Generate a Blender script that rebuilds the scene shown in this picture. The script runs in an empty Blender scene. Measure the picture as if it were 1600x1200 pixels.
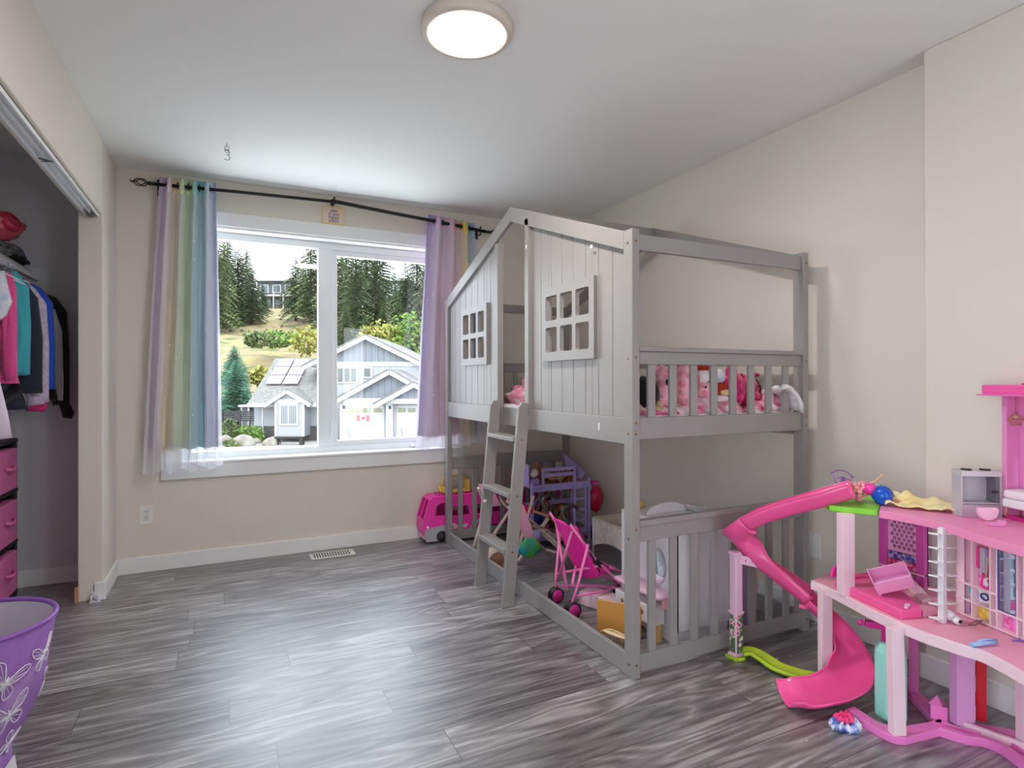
import bpy, bmesh, math, random
from mathutils import Vector, Matrix, Euler, noise
R_ = math.radians
random.seed(7)
scene = bpy.context.scene
COL = scene.collection

# ------------------------------------------------------------------ camera
FPX, YAW, PITCH, ROLL, CY = 904.88, .4573, .0023, -.0017, 593.5
CAMP = Vector((0, 0, 1.2))
cam_d = bpy.data.cameras.new('camera')
cam_d.sensor_width = 36.0
cam_d.lens = FPX / 1600.0 * 36.0
cam_d.shift_y = -(600.0 - CY) / 1600.0
cam_d.clip_start = .02
cam_d.clip_end = 1000
cam = bpy.data.objects.new('camera', cam_d)
cam.location = CAMP
_Y = Matrix(((math.cos(YAW), -math.sin(YAW), 0), (0, 0, 1), (math.sin(YAW), math.cos(YAW), 0)))
_P = Matrix(((1, 0, 0), (0, math.cos(PITCH), -math.sin(PITCH)), (0, math.sin(PITCH), math.cos(PITCH))))
_R = Matrix(((math.cos(ROLL), math.sin(ROLL), 0), (-math.sin(ROLL), math.cos(ROLL), 0), (0, 0, 1)))
_M = _R @ _P @ _Y                                  # rows: right, up, forward
_rot = Matrix((_M[0], _M[1], -_M[2])).transposed()
cam.rotation_euler = _rot.to_euler()
COL.objects.link(cam)
scene.camera = cam

# ------------------------------------------------------------------ world, exposure
w = bpy.data.worlds.new('overcast_sky')
scene.world = w
w.use_nodes = True
nt = w.node_tree
bg = nt.nodes['Background']
tc = nt.nodes.new('ShaderNodeTexCoord')
sx = nt.nodes.new('ShaderNodeSeparateXYZ')
cr = nt.nodes.new('ShaderNodeValToRGB')
nt.links.new(tc.outputs['Generated'], sx.inputs[0])
nt.links.new(sx.outputs['Z'], cr.inputs[0])
cr.color_ramp.elements[0].color = (.88, .95, 1, 1)
cr.color_ramp.elements[1].color = (.72, .85, 1, 1)
nt.links.new(cr.outputs[0], bg.inputs[0])
bg.inputs[1].default_value = 2.6
vs = scene.view_settings
vs.view_transform = 'Standard'
vs.look = 'None'
vs.gamma = 1
vs.use_curve_mapping = False
vs.exposure = 1.14
LAMP_POWER = 58.0
sun_d = bpy.data.lights.new('sun', 'SUN')
sun_d.energy = .9
sun_d.angle = R_(25)
sun_d.color = (1, .96, .9)
sun = bpy.data.objects.new('sun', sun_d)
sun.rotation_euler = Vector((.35, .75, -.9)).to_track_quat('-Z', 'Y').to_euler()
sun.location = (0, -5, 12)
COL.objects.link(sun)

# ------------------------------------------------------------------ materials
MC = {}
def mat(name, col, rough=.5, metal=0, spec=.5, emit=None, es=0, trans=0, alpha=1, noise_amt=0, noise_scale=20, bump=0, bscale=60, sheen=0, coat=0):
    if name in MC: return MC[name]
    m = bpy.data.materials.new(name); m.use_nodes = True
    b = m.node_tree.nodes['Principled BSDF']
    b.inputs['Base Color'].default_value = (*col, 1)
    b.inputs['Roughness'].default_value = rough
    b.inputs['Metallic'].default_value = metal
    b.inputs['Specular IOR Level'].default_value = spec
    b.inputs['Alpha'].default_value = alpha
    b.inputs['Transmission Weight'].default_value = trans
    b.inputs['Sheen Weight'].default_value = sheen
    b.inputs['Coat Weight'].default_value = coat
    if emit:
        b.inputs['Emission Color'].default_value = (*emit, 1); b.inputs['Emission Strength'].default_value = es
    n = m.node_tree
    if noise_amt:
        t = n.nodes.new('ShaderNodeTexCoord'); q = n.nodes.new('ShaderNodeTexNoise')
        q.inputs['Scale'].default_value = noise_scale; q.inputs['Detail'].default_value = 4
        n.links.new(t.outputs['Object'], q.inputs['Vector'])
        r = n.nodes.new('ShaderNodeValToRGB')
        r.color_ramp.elements[0].position = .3; r.color_ramp.elements[1].position = .7
        r.color_ramp.elements[0].color = (*[max(0, c*(1-noise_amt)) for c in col], 1)
        r.color_ramp.elements[1].color = (*[min(1, c*(1+noise_amt)) for c in col], 1)
        n.links.new(q.outputs['Fac'], r.inputs[0]); n.links.new(r.outputs[0], b.inputs['Base Color'])
    if bump:
        t = n.nodes.new('ShaderNodeTexCoord'); q = n.nodes.new('ShaderNodeTexNoise')
        q.inputs['Scale'].default_value = bscale; q.inputs['Detail'].default_value = 3
        n.links.new(t.outputs['Object'], q.inputs['Vector'])
        bp = n.nodes.new('ShaderNodeBump'); bp.inputs['Strength'].default_value = bump; bp.inputs['Distance'].default_value = .01
        n.links.new(q.outputs['Fac'], bp.inputs['Height']); n.links.new(bp.outputs[0], b.inputs['Normal'])
    MC[name] = m
    return m
def sr(r, g, b):
    f = lambda c: (c/255/12.92) if c/255 <= .04045 else ((c/255+.055)/1.055)**2.4
    return (f(r), f(g), f(b))
def ramp_mat(name, stops, scale=8, detail=2, rough=.7, kind='noise', coord='Object', distort=0, stretch=(1, 1, 1), const=False, sheen=0, bump=0):
    if name in MC: return MC[name]
    m = bpy.data.materials.new(name); m.use_nodes = True
    n = m.node_tree; b = n.nodes['Principled BSDF']; b.inputs['Roughness'].default_value = rough
    b.inputs['Sheen Weight'].default_value = sheen
    t = n.nodes.new('ShaderNodeTexCoord'); mp = n.nodes.new('ShaderNodeMapping'); mp.inputs['Scale'].default_value = stretch
    n.links.new(t.outputs[coord], mp.inputs[0])
    if kind == 'noise':
        q = n.nodes.new('ShaderNodeTexNoise'); q.inputs['Detail'].default_value = detail; q.inputs['Distortion'].default_value = distort; out = q.outputs['Fac']
    elif kind == 'voronoi':
        q = n.nodes.new('ShaderNodeTexVoronoi'); out = q.outputs['Distance']
    elif kind == 'cells':
        q = n.nodes.new('ShaderNodeTexVoronoi'); s_ = n.nodes.new('ShaderNodeSeparateColor'); n.links.new(q.outputs['Color'], s_.inputs[0]); out = s_.outputs[0]
    elif kind == 'wave':
        q = n.nodes.new('ShaderNodeTexWave'); q.inputs['Distortion'].default_value = distort; q.inputs['Detail'].default_value = detail; out = q.outputs['Fac']
    q.inputs['Scale'].default_value = scale
    n.links.new(mp.outputs[0], q.inputs['Vector'])
    r = n.nodes.new('ShaderNodeValToRGB')
    if const: r.color_ramp.interpolation = 'CONSTANT'
    e = r.color_ramp.elements
    while len(e) < len(stops): e.new(.5)
    for k, (p, c) in enumerate(stops):
        e[k].position = p; e[k].color = (*c, 1)
    n.links.new(out, r.inputs[0]); n.links.new(r.outputs[0], b.inputs['Base Color'])
    if bump:
        bp = n.nodes.new('ShaderNodeBump'); bp.inputs['Strength'].default_value = bump; bp.inputs['Distance'].default_value = .01
        n.links.new(out, bp.inputs['Height']); n.links.new(bp.outputs[0], b.inputs['Normal'])
    MC[name] = m
    return m

# ------------------------------------------------------------------ mesh builder
def rotm(rx=0, ry=0, rz=0): return Euler((R_(rx), R_(ry), R_(rz))).to_matrix()
class MB:
    def __init__(s): s.v = []; s.f = []; s.mi = []; s.sm = []
    def add(s, vs, fs, mi=0, sm=False):
        o = len(s.v); s.v += [Vector(v) for v in vs]
        for f in fs: s.f.append([o+i for i in f]); s.mi.append(mi); s.sm.append(sm)
        return s
    def box(s, x0, x1, y0, y1, z0, z1, mi=0):
        if x0 > x1: x0, x1 = x1, x0
        if y0 > y1: y0, y1 = y1, y0
        if z0 > z1: z0, z1 = z1, z0
        return s.add([(x0,y0,z0),(x1,y0,z0),(x1,y1,z0),(x0,y1,z0),(x0,y0,z1),(x1,y0,z1),(x1,y1,z1),(x0,y1,z1)],
                     [(0,3,2,1),(4,5,6,7),(0,1,5,4),(1,2,6,5),(2,3,7,6),(3,0,4,7)], mi)
    def obox(s, c, d, rot=None, mi=0):
        a = MB().box(-d[0]/2, d[0]/2, -d[1]/2, d[1]/2, -d[2]/2, d[2]/2)
        rot = rot or Matrix.Identity(3)
        return s.add([Vector(c) + rot @ v for v in a.v], a.f, mi)
    def beam(s, p0, p1, w, h, up=(0, 0, 1), mi=0):
        p0 = Vector(p0); p1 = Vector(p1); d = (p1-p0).normalized(); u = Vector(up)
        if abs(d.dot(u)) > .98: u = Vector((0, 1, 0))
        sd = d.cross(u).normalized(); u = sd.cross(d)
        vs = []
        for p in (p0, p1):
            for a, b in ((-1,-1),(1,-1),(1,1),(-1,1)): vs.append(p + sd*a*w/2 + u*b*h/2)
        return s.add(vs, [(0,3,2,1),(4,5,6,7),(0,1,5,4),(1,2,6,5),(2,3,7,6),(3,0,4,7)], mi)
    def tube(s, pts, r, n=8, mi=0, caps=True, closed=False):
        pts = [Vector(p) for p in pts]; m = len(pts)
        rs = r if isinstance(r, (list, tuple)) else [r]*m
        vs = []; nrm = None
        for i, p in enumerate(pts):
            if closed: t = (pts[(i+1) % m] - pts[i-1]).normalized()
            else: t = (pts[min(i+1, m-1)] - pts[max(i-1, 0)]).normalized()
            if nrm is None:
                a = Vector((0, 0, 1)) if abs(t.z) < .9 else Vector((1, 0, 0)); nrm = t.cross(a).normalized()
            else: nrm = (nrm - t*nrm.dot(t)).normalized()
            b = t.cross(nrm)
            for k in range(n):
                an = 2*math.pi*k/n; vs.append(p + (nrm*math.cos(an) + b*math.sin(an))*rs[i])
        fs = []
        for i in range(m if closed else m-1):
            j = (i+1) % m
            for k in range(n): l = (k+1) % n; fs.append((i*n+k, i*n+l, j*n+l, j*n+k))
        s.add(vs, fs, mi, True)
        if caps and not closed:
            o = len(s.v) - len(vs)
            s.f.append([o+k for k in reversed(range(n))]); s.mi.append(mi); s.sm.append(False)
            s.f.append([o+(m-1)*n+k for k in range(n)]); s.mi.append(mi); s.sm.append(False)
        return s
    def lathe(s, prof, c=(0, 0, 0), n=24, axis='z', mi=0, rot=None, squash=(1, 1), sm=True):
        vs = []; c = Vector(c)
        for r, h in prof:
            for k in range(n):
                a = 2*math.pi*k/n; x, y, z = r*math.cos(a)*squash[0], r*math.sin(a)*squash[1], h
                p = Vector((x, y, z)) if axis == 'z' else (Vector((z, x, y)) if axis == 'x' else Vector((y, z, x)))
                if rot: p = rot @ p
                vs.append(c+p)
        fs = []
        for i in range(len(prof)-1):
            for k in range(n): l = (k+1) % n; fs.append((i*n+k, i*n+l, (i+1)*n+l, (i+1)*n+k))
        return s.add(vs, fs, mi, sm)
    def cyl(s, p0, p1, r, n=16, mi=0): 
        return s.tube([p0, p1], r, n, mi)
    def ell(s, c, r, rot=None, n=12, mi=0):
        if isinstance(r, (int, float)): r = (r, r, r)
        vs = []; c = Vector(c); rot = rot or Matrix.Identity(3); m = max(4, n//2)
        for i in range(m+1):
            th = math.pi*i/m
            for k in range(n):
                ph = 2*math.pi*k/n
                vs.append(c + rot @ Vector((r[0]*math.sin(th)*math.cos(ph), r[1]*math.sin(th)*math.sin(ph), r[2]*math.cos(th))))
        fs = [(i*n+k, (i+1)*n+k, (i+1)*n+(k+1) % n, i*n+(k+1) % n) for i in range(m) for k in range(n)]
        return s.add(vs, fs, mi, True)
    def prism(s, poly, d, o=(0, 0, 0), plane='xz', mi=0):
        """poly of 2D points in a plane, extruded by d along the plane's normal axis from o"""
        o = Vector(o); n = len(poly)
        def P(a, b, c):
            return o + (Vector((a, c, b)) if plane == 'xz' else Vector((c, a, b)) if plane == 'yz' else Vector((a, b, c)))
        vs = [P(a, b, 0) for a, b in poly] + [P(a, b, d) for a, b in poly]
        fs = [list(range(n)), list(range(2*n-1, n-1, -1))] + [(i, i+n, (i+1) % n+n, (i+1) % n) for i in range(n)]
        return s.add(vs, fs, mi)
    def grid(s, fn, nu, nv, mi=0, sm=True, th=0, closeu=False):
        P = [[Vector(fn(i/(nu-1) if not closeu else i/nu, j/(nv-1))) for j in range(nv)] for i in range(nu)]
        vs = [p for r in P for p in r]; iu = nu if closeu else nu-1
        fs = [(i*nv+j, ((i+1) % nu)*nv+j, ((i+1) % nu)*nv+j+1, i*nv+j+1) for i in range(iu) for j in range(nv-1)]
        return s.add(vs, fs, mi, sm)
    def mesh(s, mb, fn):
        """append another builder's geometry through a point map"""
        o = len(s.v); s.v += [Vector(fn(v)) for v in mb.v]
        s.f += [[o+i for i in f] for f in mb.f]; s.mi += mb.mi; s.sm += mb.sm
        return s
    def build(s, name, mats, parent=None, bevel=0, solid=0, sub=0, loc=None, recalc=True, seg=2):
        if not isinstance(mats, (list, tuple)): mats = [mats]
        if parent is not None:
            o = wloc(parent)
        elif loc is not None: o = Vector(loc)
        else:
            xs = [v.x for v in s.v]; ys = [v.y for v in s.v]; zs = [v.z for v in s.v]
            o = Vector(((min(xs)+max(xs))/2, (min(ys)+max(ys))/2, min(zs)))
        me = bpy.data.meshes.new(name)
        me.from_pydata([tuple(v-o) for v in s.v], [], s.f)
        for m in mats: me.materials.append(m)
        for p, a, b in zip(me.polygons, s.mi, s.sm): p.material_index = a; p.use_smooth = b
        if recalc:
            bm = bmesh.new(); bm.from_mesh(me); bmesh.ops.recalc_face_normals(bm, faces=bm.faces); bm.to_mesh(me); bm.free()
        ob = bpy.data.objects.new(name, me); COL.objects.link(ob)
        if parent is not None: ob.parent = parent
        else: ob.location = o
        if solid: md = ob.modifiers.new('s', 'SOLIDIFY'); md.thickness = solid; md.offset = 0
        if bevel:
            md = ob.modifiers.new('b', 'BEVEL'); md.width = bevel; md.segments = seg; md.limit_method = 'ANGLE'; md.angle_limit = R_(35)
            md.harden_normals = False
        if sub: md = ob.modifiers.new('u', 'SUBSURF'); md.levels = sub; md.render_levels = sub
        return ob
def wloc(o):
    v = Vector((0, 0, 0))
    while o is not None: v = v + o.location; o = o.parent
    return v
def thing(name, label, cat, loc=(0, 0, 0), group=None):
    o = bpy.data.objects.new(name, None); COL.objects.link(o); o.empty_display_size = .05
    o.location = loc; o['label'] = label; o['category'] = cat
    if group: o['group'] = group
    return o
def tag(o, label, cat, group=None, kind=None):
    o['label'] = label; o['category'] = cat
    if group: o['group'] = group
    if kind: o['kind'] = kind
    return o
def struct(o): o['kind'] = 'structure'; return o
def dup(root, loc=None, rotz=None, label=None, group=None, scale=None):
    r = root.copy(); COL.objects.link(r)
    if loc is not None: r.location = loc
    if rotz is not None: r.rotation_euler = (0, 0, rotz)
    if scale: r.scale = (scale,)*3 if isinstance(scale, (int, float)) else scale
    if label: r['label'] = label
    if group: r['group'] = group
    def rec(a, b):
        for ch in list(a.children):
            c = ch.copy(); COL.objects.link(c); c.parent = b; rec(ch, c)
    rec(root, r)
    return r
def rrect(x0, x1, y0, y1, r, n=4):
    p = []
    for cx, cy, a0 in ((x1-r, y1-r, 0), (x0+r, y1-r, 90), (x0+r, y0+r, 180), (x1-r, y0+r, 270)):
        for k in range(n+1): a = R_(a0+90*k/n); p.append((cx+r*math.cos(a), cy+r*math.sin(a)))
    return p
def plate(outer, holes, th, mapf):
    """flat plate with holes; mapf(a, b, c) -> world point, c in 0..th ; returns an MB"""
    cu = bpy.data.curves.new('t', 'CURVE'); cu.dimensions = '2D'; cu.fill_mode = 'BOTH'; cu.extrude = th/2
    for loop in [outer]+holes:
        sp = cu.splines.new('POLY'); sp.points.add(len(loop)-1)
        for q, (a, b) in zip(sp.points, loop): q.co = (a, b, 0, 1)
        sp.use_cyclic_u = True
    return _curve_mb(cu, th, mapf)
def text_mb(txt, size, th, mapf, shear=0, align='CENTER', spacing=1):
    cu = bpy.data.curves.new('t', 'FONT'); cu.body = txt; cu.size = size; cu.extrude = th/2; cu.shear = shear
    cu.align_x = align; cu.space_character = spacing; cu.resolution_u = 3
    return _curve_mb(cu, th, mapf)
def _curve_mb(cu, th, mapf):
    ob = bpy.data.objects.new('t', cu); COL.objects.link(ob)
    dg = bpy.context.evaluated_depsgraph_get(); me = bpy.data.meshes.new_from_object(ob.evaluated_get(dg))
    mb = MB(); mb.add([mapf(v.co.x, v.co.y, v.co.z+th/2) for v in me.vertices], [tuple(p.vertices) for p in me.polygons])
    bpy.data.objects.remove(ob); bpy.data.meshes.remove(me); bpy.data.curves.remove(cu)
    return mb
def spline(pts, n=8):
    """Catmull-Rom through points"""
    P = [Vector(p) for p in pts]; out = []
    for i in range(len(P)-1):
        p0 = P[max(i-1, 0)]; p1 = P[i]; p2 = P[i+1]; p3 = P[min(i+2, len(P)-1)]
        for k in range(n):
            t = k/n
            out.append(.5*((2*p1)+(p2-p0)*t+(2*p0-5*p1+4*p2-p3)*t*t+(3*p1-p0-3*p2+p3)*t**3))
    out.append(P[-1]); return out
# ================================================================== room shell
XL, YB, XR, XR2, H, YJ, YF = -.618, 4.306, 2.640, 2.531, 2.534, 1.366, -1.6
m_wall = mat('wall_paint', sr(224, 217, 208), .75, bump=.04, bscale=220)
m_ceil = mat('ceiling_paint', sr(232, 232, 230), .85, bump=.05, bscale=160)
m_trim = mat('white_trim_paint', sr(238, 238, 238), .35)
m_closet = mat('closet_paint', sr(214, 213, 216), .8, bump=.04, bscale=200)
m_vinyl = mat('white_vinyl', sr(240, 243, 245), .3)

def floor_material():
    m = bpy.data.materials.new('grey_vinyl_plank'); m.use_nodes = True
    n = m.node_tree; L = n.links.new; b = n.nodes['Principled BSDF']
    def mth(op, a, c=None, d=None):
        q = n.nodes.new('ShaderNodeMath'); q.operation = op
        for i, x in enumerate((a, c, d)):
            if x is None: continue
            if isinstance(x, (int, float)): q.inputs[i].default_value = x
            else: L(x, q.inputs[i])
        return q.outputs[0]
    tcn = n.nodes.new('ShaderNodeTexCoord'); s = n.nodes.new('ShaderNodeSeparateXYZ'); L(tcn.outputs['Object'], s.inputs[0])
    X, Y = s.outputs[0], s.outputs[1]
    W, LN = .178, 1.22
    yr = mth('DIVIDE', mth('ADD', Y, .06), W); row = mth('FLOOR', yr)
    wn = n.nodes.new('ShaderNodeTexWhiteNoise'); wn.noise_dimensions = '1D'; L(row, wn.inputs['W'])
    xr = mth('ADD', mth('DIVIDE', X, LN), mth('MULTIPLY', wn.outputs['Value'], 5.0)); colm = mth('FLOOR', xr)
    cb = n.nodes.new('ShaderNodeCombineXYZ'); L(row, cb.inputs[0]); L(colm, cb.inputs[1])
    w2 = n.nodes.new('ShaderNodeTexWhiteNoise'); w2.noise_dimensions = '2D'; L(cb.outputs[0], w2.inputs['Vector'])
    pid = w2.outputs['Value']
    # grain coordinates, offset for each plank
    gx = mth('ADD', mth('MULTIPLY', X, 1.0), mth('MULTIPLY', pid, 37.0)); gy = mth('ADD', Y, mth('MULTIPLY', pid, 11.0))
    gc = n.nodes.new('ShaderNodeCombineXYZ'); L(mth('MULTIPLY', gx, 3.2), gc.inputs[0]); L(mth('MULTIPLY', gy, 30.0), gc.inputs[1])
    n1 = n.nodes.new('ShaderNodeTexNoise'); n1.inputs['Scale'].default_value = 1.0; n1.inputs['Detail'].default_value = 6; n1.inputs['Roughness'].default_value = .62; n1.inputs['Distortion'].default_value = .6
    L(gc.outputs[0], n1.inputs['Vector'])
    g2 = n.nodes.new('ShaderNodeCombineXYZ'); L(mth('MULTIPLY', gx, 1.1), g2.inputs[0]); L(mth('MULTIPLY', gy, 9.0), g2.inputs[1])
    wv = n.nodes.new('ShaderNodeTexNoise'); wv.inputs['Scale'].default_value = 1.0; wv.inputs['Detail'].default_value = 1.5; wv.inputs['Distortion'].default_value = .3
    L(g2.outputs[0], wv.inputs['Vector'])
    rings = mth('FRACT', mth('MULTIPLY', wv.outputs['Fac'], 9.0))
    rings = mth('ABSOLUTE', mth('SUBTRACT', rings, .5))           # 0..0.5
    fac = mth('ADD', mth('MULTIPLY', n1.outputs['Fac'], .68), mth('MULTIPLY', rings, .42))
    fac = mth('ADD', fac, mth('ADD', mth('MULTIPLY', mth('SUBTRACT', pid, .5), .16), .04))
    rp = n.nodes.new('ShaderNodeValToRGB'); e = rp.color_ramp.elements
    e[0].position = .28; e[0].color = (*sr(62, 58, 60), 1); e[1].position = .72; e[1].color = (*sr(178, 174, 175), 1)
    q = e.new(.52); q.color = (*sr(122, 118, 119), 1)
    L(fac, rp.inputs[0])
    # seams
    fy = mth('FRACT', yr); fx = mth('FRACT', xr)
    sy = mth('MINIMUM', fy, mth('SUBTRACT', 1.0, fy)); sxx = mth('MULTIPLY', mth('MINIMUM', fx, mth('SUBTRACT', 1.0, fx)), LN/W)
    seam = mth('LESS_THAN', mth('MINIMUM', sy, sxx), .007)
    mx = n.nodes.new('ShaderNodeMix'); mx.data_type = 'RGBA'; L(seam, mx.inputs['Factor']); L(rp.outputs[0], mx.inputs['A']); mx.inputs['B'].default_value = (*sr(34, 32, 34), 1)
    L(mx.outputs['Result'], b.inputs['Base Color'])
    L(mth('MULTIPLY_ADD', n1.outputs['Fac'], .22, .30), b.inputs['Roughness'])
    b.inputs['Specular IOR Level'].default_value = .9; b.inputs['Coat Weight'].default_value = 1.0; b.inputs['Coat Roughness'].default_value = .40
    bp = n.nodes.new('ShaderNodeBump'); bp.inputs['Strength'].default_value = .12; bp.inputs['Distance'].default_value = .003
    L(mth('SUBTRACT', fac, mth('MULTIPLY', seam, .6)), bp.inputs['Height']); L(bp.outputs[0], b.inputs['Normal'])
    return m
m_floor = floor_material()
XC = -1.36   # closet depth
struct(MB().box(XC-.1, XR+.12, YF-.1, YB+.15, -.12, 0).build('floor', m_floor, loc=(0, 0, 0)))
struct(MB().box(XC-.1, XR+.12, YF-.1, YB+.15, H, H+.12).build('ceiling', m_ceil, loc=(0, 0, H)))
# window wall with its opening (four pieces around it, one mesh), the closet end continues it
WX0, WX1, WZ0, WZ1 = -.27, 1.575, .665, 2.235
b = MB()
b.box(XL-.11, WX0, YB, YB+.16, 0, H).box(WX1, XR+.12, YB, YB+.16, 0, H).box(WX0, WX1, YB, YB+.16, 0, WZ0).box(WX0, WX1, YB, YB+.16, WZ1, H)
struct(b.build('wall_back', m_wall, loc=(0, YB, 0)))
struct(MB().box(XC-.1, XL-.11, YB, YB+.16, 0, H).build('wall_closet_end', m_closet, loc=(XC, YB, 0)))
struct(MB().box(XR, XR+.12, YJ, YB, 0, H).build('wall_right', m_wall, loc=(XR, YJ, 0)))
struct(MB().box(XR2, XR+.12, YF, YJ, 0, H).build('wall_right_near', m_wall, loc=(XR2, YJ, 0), bevel=.006))
struct(MB().box(XC-.1, 1.85, YF-.1, YF, 0, H).box(1.85, XR+.12, YF-.1, YF, 2.15, H).build('wall_front', m_wall, loc=(0, YF, 0)))  # opening at the right end is added out of view to admit fill daylight
YJAMB, ZHEAD, YCN = 3.872, 2.13, 1.45
b = MB().box(XL-.11, XL, YJAMB, YB, 0, H).box(XL-.11, XL, YCN, YJAMB, ZHEAD, H).box(XL-.11, XL, .55, YCN, 0, H).box(XL-.11, XL, YF, -.65, 0, H).box(XL-.11, XL, -.65, .55, 2.1, H)   # closet opening, then an added unseen doorway letting in fill daylight
struct(b.build('wall_left', m_wall, loc=(XL, YJAMB, 0), bevel=.004))
struct(MB().box(XC-.1, XC, YCN-.1, YB, 0, H).build('wall_closet_back', m_closet, loc=(XC, YB, 0)))
struct(MB().box(XC, XL-.11, YCN-.1, YCN, 0, H).build('wall_closet_near', m_closet, loc=(XC, YCN, 0)))
# baseboards
BH = .098
struct(MB().box(XL, XR, YB-.015, YB, 0, BH).build('baseboard_back', m_trim, bevel=.003))
struct(MB().box(XL, XL+.015, YJAMB+.0, YB-.015, 0, BH).box(XL-.035, XL+.015, YJAMB-.014, YJAMB, 0, BH).build('baseboard_left', m_trim, bevel=.003))
struct(MB().box(XR-.015, XR, YJ-.0, YB-.015, 0, BH).build('baseboard_right', m_trim, bevel=.003))
struct(MB().box(XR2-.015, XR2, YF, YJ+.015, 0, BH).box(XR2, XR-.015, YJ, YJ+.015, 0, BH).build('baseboard_right_near', m_trim, bevel=.003))
struct(MB().box(XC, XL-.11, YB-.015, YB, 0, BH).build('baseboard_closet', m_trim, bevel=.003))
struct(MB().box(XL-.125, XL-.11, YJAMB-.004, YJAMB+.01, 0, .085).build('trim_raw_wood', mat('raw_wood', sr(196, 140, 104), .6, noise_amt=.15)))
# closet door track
b = MB()
for dx in (-.075, -.045, -.018): b.box(XL+dx-.003, XL+dx+.003, YCN, YJAMB-.01, ZHEAD-.022, ZHEAD)
b.box(XL-.078, XL-.015, YCN, YJAMB-.01, ZHEAD-.004, ZHEAD)
tr = b.build('closet_door_track', mat('track_aluminium', sr(238, 240, 242), .35))
tag(tr, 'white metal sliding door track under the closet header', 'door track')
b = MB().cyl((XL-.045, YJAMB-.03, ZHEAD-.02), (XL-.045, YJAMB-.03, ZHEAD-.03), .016).obox((XL-.045, YJAMB-.05, ZHEAD-.022), (.03, .05, .008))
b.build('roller_stop', mat('zinc', sr(120, 122, 126), .35, .9), tr)
b = MB().obox((XL-.045, 2.96, ZHEAD-.024), (.05, .012, .004), rotm(0, 0, 30)).obox((XL-.045, 2.975, ZHEAD-.024), (.045, .004, .004), rotm(0, 0, -25))
b.build('roller_stop', MC['zinc'], tr)
# clear plastic floor guide of the closet door
t = tag(MB().box(XL-.055, XL-.005, YJAMB-.045, YJAMB-.01, 0, .006).box(XL-.05, XL-.04, YJAMB-.04, YJAMB-.012, 0, .035).box(XL-.02, XL-.01, YJAMB-.04, YJAMB-.012, 0, .035).box(XL-.05, XL-.012, YJAMB-.012, YJAMB-.006, .02, .05).build('door_guide', mat('clear_plastic', sr(224, 222, 232), .15), bevel=.002),
        'clear plastic door guide on the floor at the closet jamb', 'door guide')

# ---- window_1
win = bpy.data.objects.new('window_1', None); COL.objects.link(win); win.location = (.65, YB, WZ0); struct(win)
yg = YB+.1
b = MB()   # casing: head board, side boards and apron; jamb liner
b.box(WX0-.09, WX1+.09, YB-.018, YB, WZ1, WZ1+.09).box(WX0-.09, WX0, YB-.018, YB, WZ0, WZ1).box(WX1, WX1+.09, YB-.018, YB, WZ0, WZ1)
b.box(WX0-.107, WX1+.107, YB-.02, YB, WZ0-.092, WZ0)
b.build('casing', m_trim, win, bevel=.002)
MB().box(WX0-.1, WX1+.1, YB-.028, YB+.1, WZ0-.0, WZ0+.018).build('window_sill', m_trim, win, bevel=.004)
b = MB().box(WX0, WX0+.015, YB, yg+.03, WZ0+.018, WZ1).box(WX1-.015, WX1, YB, yg+.03, WZ0+.018, WZ1).box(WX0, WX1, YB, yg+.03, WZ1-.015, WZ1)
b.build('jamb_liner', m_trim, win)
b = MB()   # vinyl frame
fx0, fx1, fz0, fz1 = WX0+.015, WX1-.015, WZ0+.018, WZ1-.015
b.box(fx0, fx1, yg, yg+.06, fz0, fz0+.045).box(fx0, fx1, yg, yg+.06, fz1-.05, fz1)
b.box(fx0, fx0+.045, yg, yg+.06, fz0+.045, fz1-.05).box(fx1-.045, fx1, yg, yg+.06, fz0+.045, fz1-.05)
b.box(.596, .70, yg-.004, yg+.06, fz0+.045, fz1-.05)
b.build('window_frame', m_vinyl, win, bevel=.003)
b = MB(); sx0, sx1, sz0, sz1 = .70, fx1-.045, fz0+.045, fz1-.05
b.box(sx0, sx1, yg+.008, yg+.05, sz0, sz0+.035).box(sx0, sx1, yg+.008, yg+.05, sz1-.04, sz1).box(sx0, sx0+.032, yg+.008, yg+.05, sz0+.035, sz1-.04).box(sx1-.035, sx1, yg+.008, yg+.05, sz0+.035, sz1-.04)
b.build('casement_sash', m_vinyl, win, bevel=.003)
def glass_material():
    m = bpy.data.materials.new('window_glass'); m.use_nodes = True; n = m.node_tree; n.nodes.clear()
    o = n.nodes.new('ShaderNodeOutputMaterial'); t = n.nodes.new('ShaderNodeBsdfTransparent'); g = n.nodes.new('ShaderNodeBsdfGlossy'); mx = n.nodes.new('ShaderNodeMixShader')
    g.inputs['Roughness'].default_value = .02; mx.inputs[0].default_value = .03
    n.links.new(t.outputs[0], mx.inputs[1]); n.links.new(g.outputs[0], mx.inputs[2]); n.links.new(mx.outputs[0], o.inputs[0])
    return m
m_glass = glass_material()
MB().box(fx0+.04, .60, yg+.03, yg+.034, fz0+.04, fz1-.045).build('pane', m_glass, win)
MB().box(sx0+.03, sx1-.03, yg+.03, yg+.034, sz0+.03, sz1-.035).build('pane', m_glass, win)
b = MB().box(.672, .684, yg-.016, yg-.003, .80, .92).obox((.678, yg-.022, .90), (.01, .01, .05))
b.build('latch', m_vinyl, win, bevel=.002)
b = MB().box(1.28, 1.34, yg-.03, yg-.002, fz0+.01, fz0+.03).box(1.33, 1.44, yg-.035, yg-.025, fz0+.012, fz0+.022)
b.build('crank', m_vinyl, win, bevel=.003)

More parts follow.
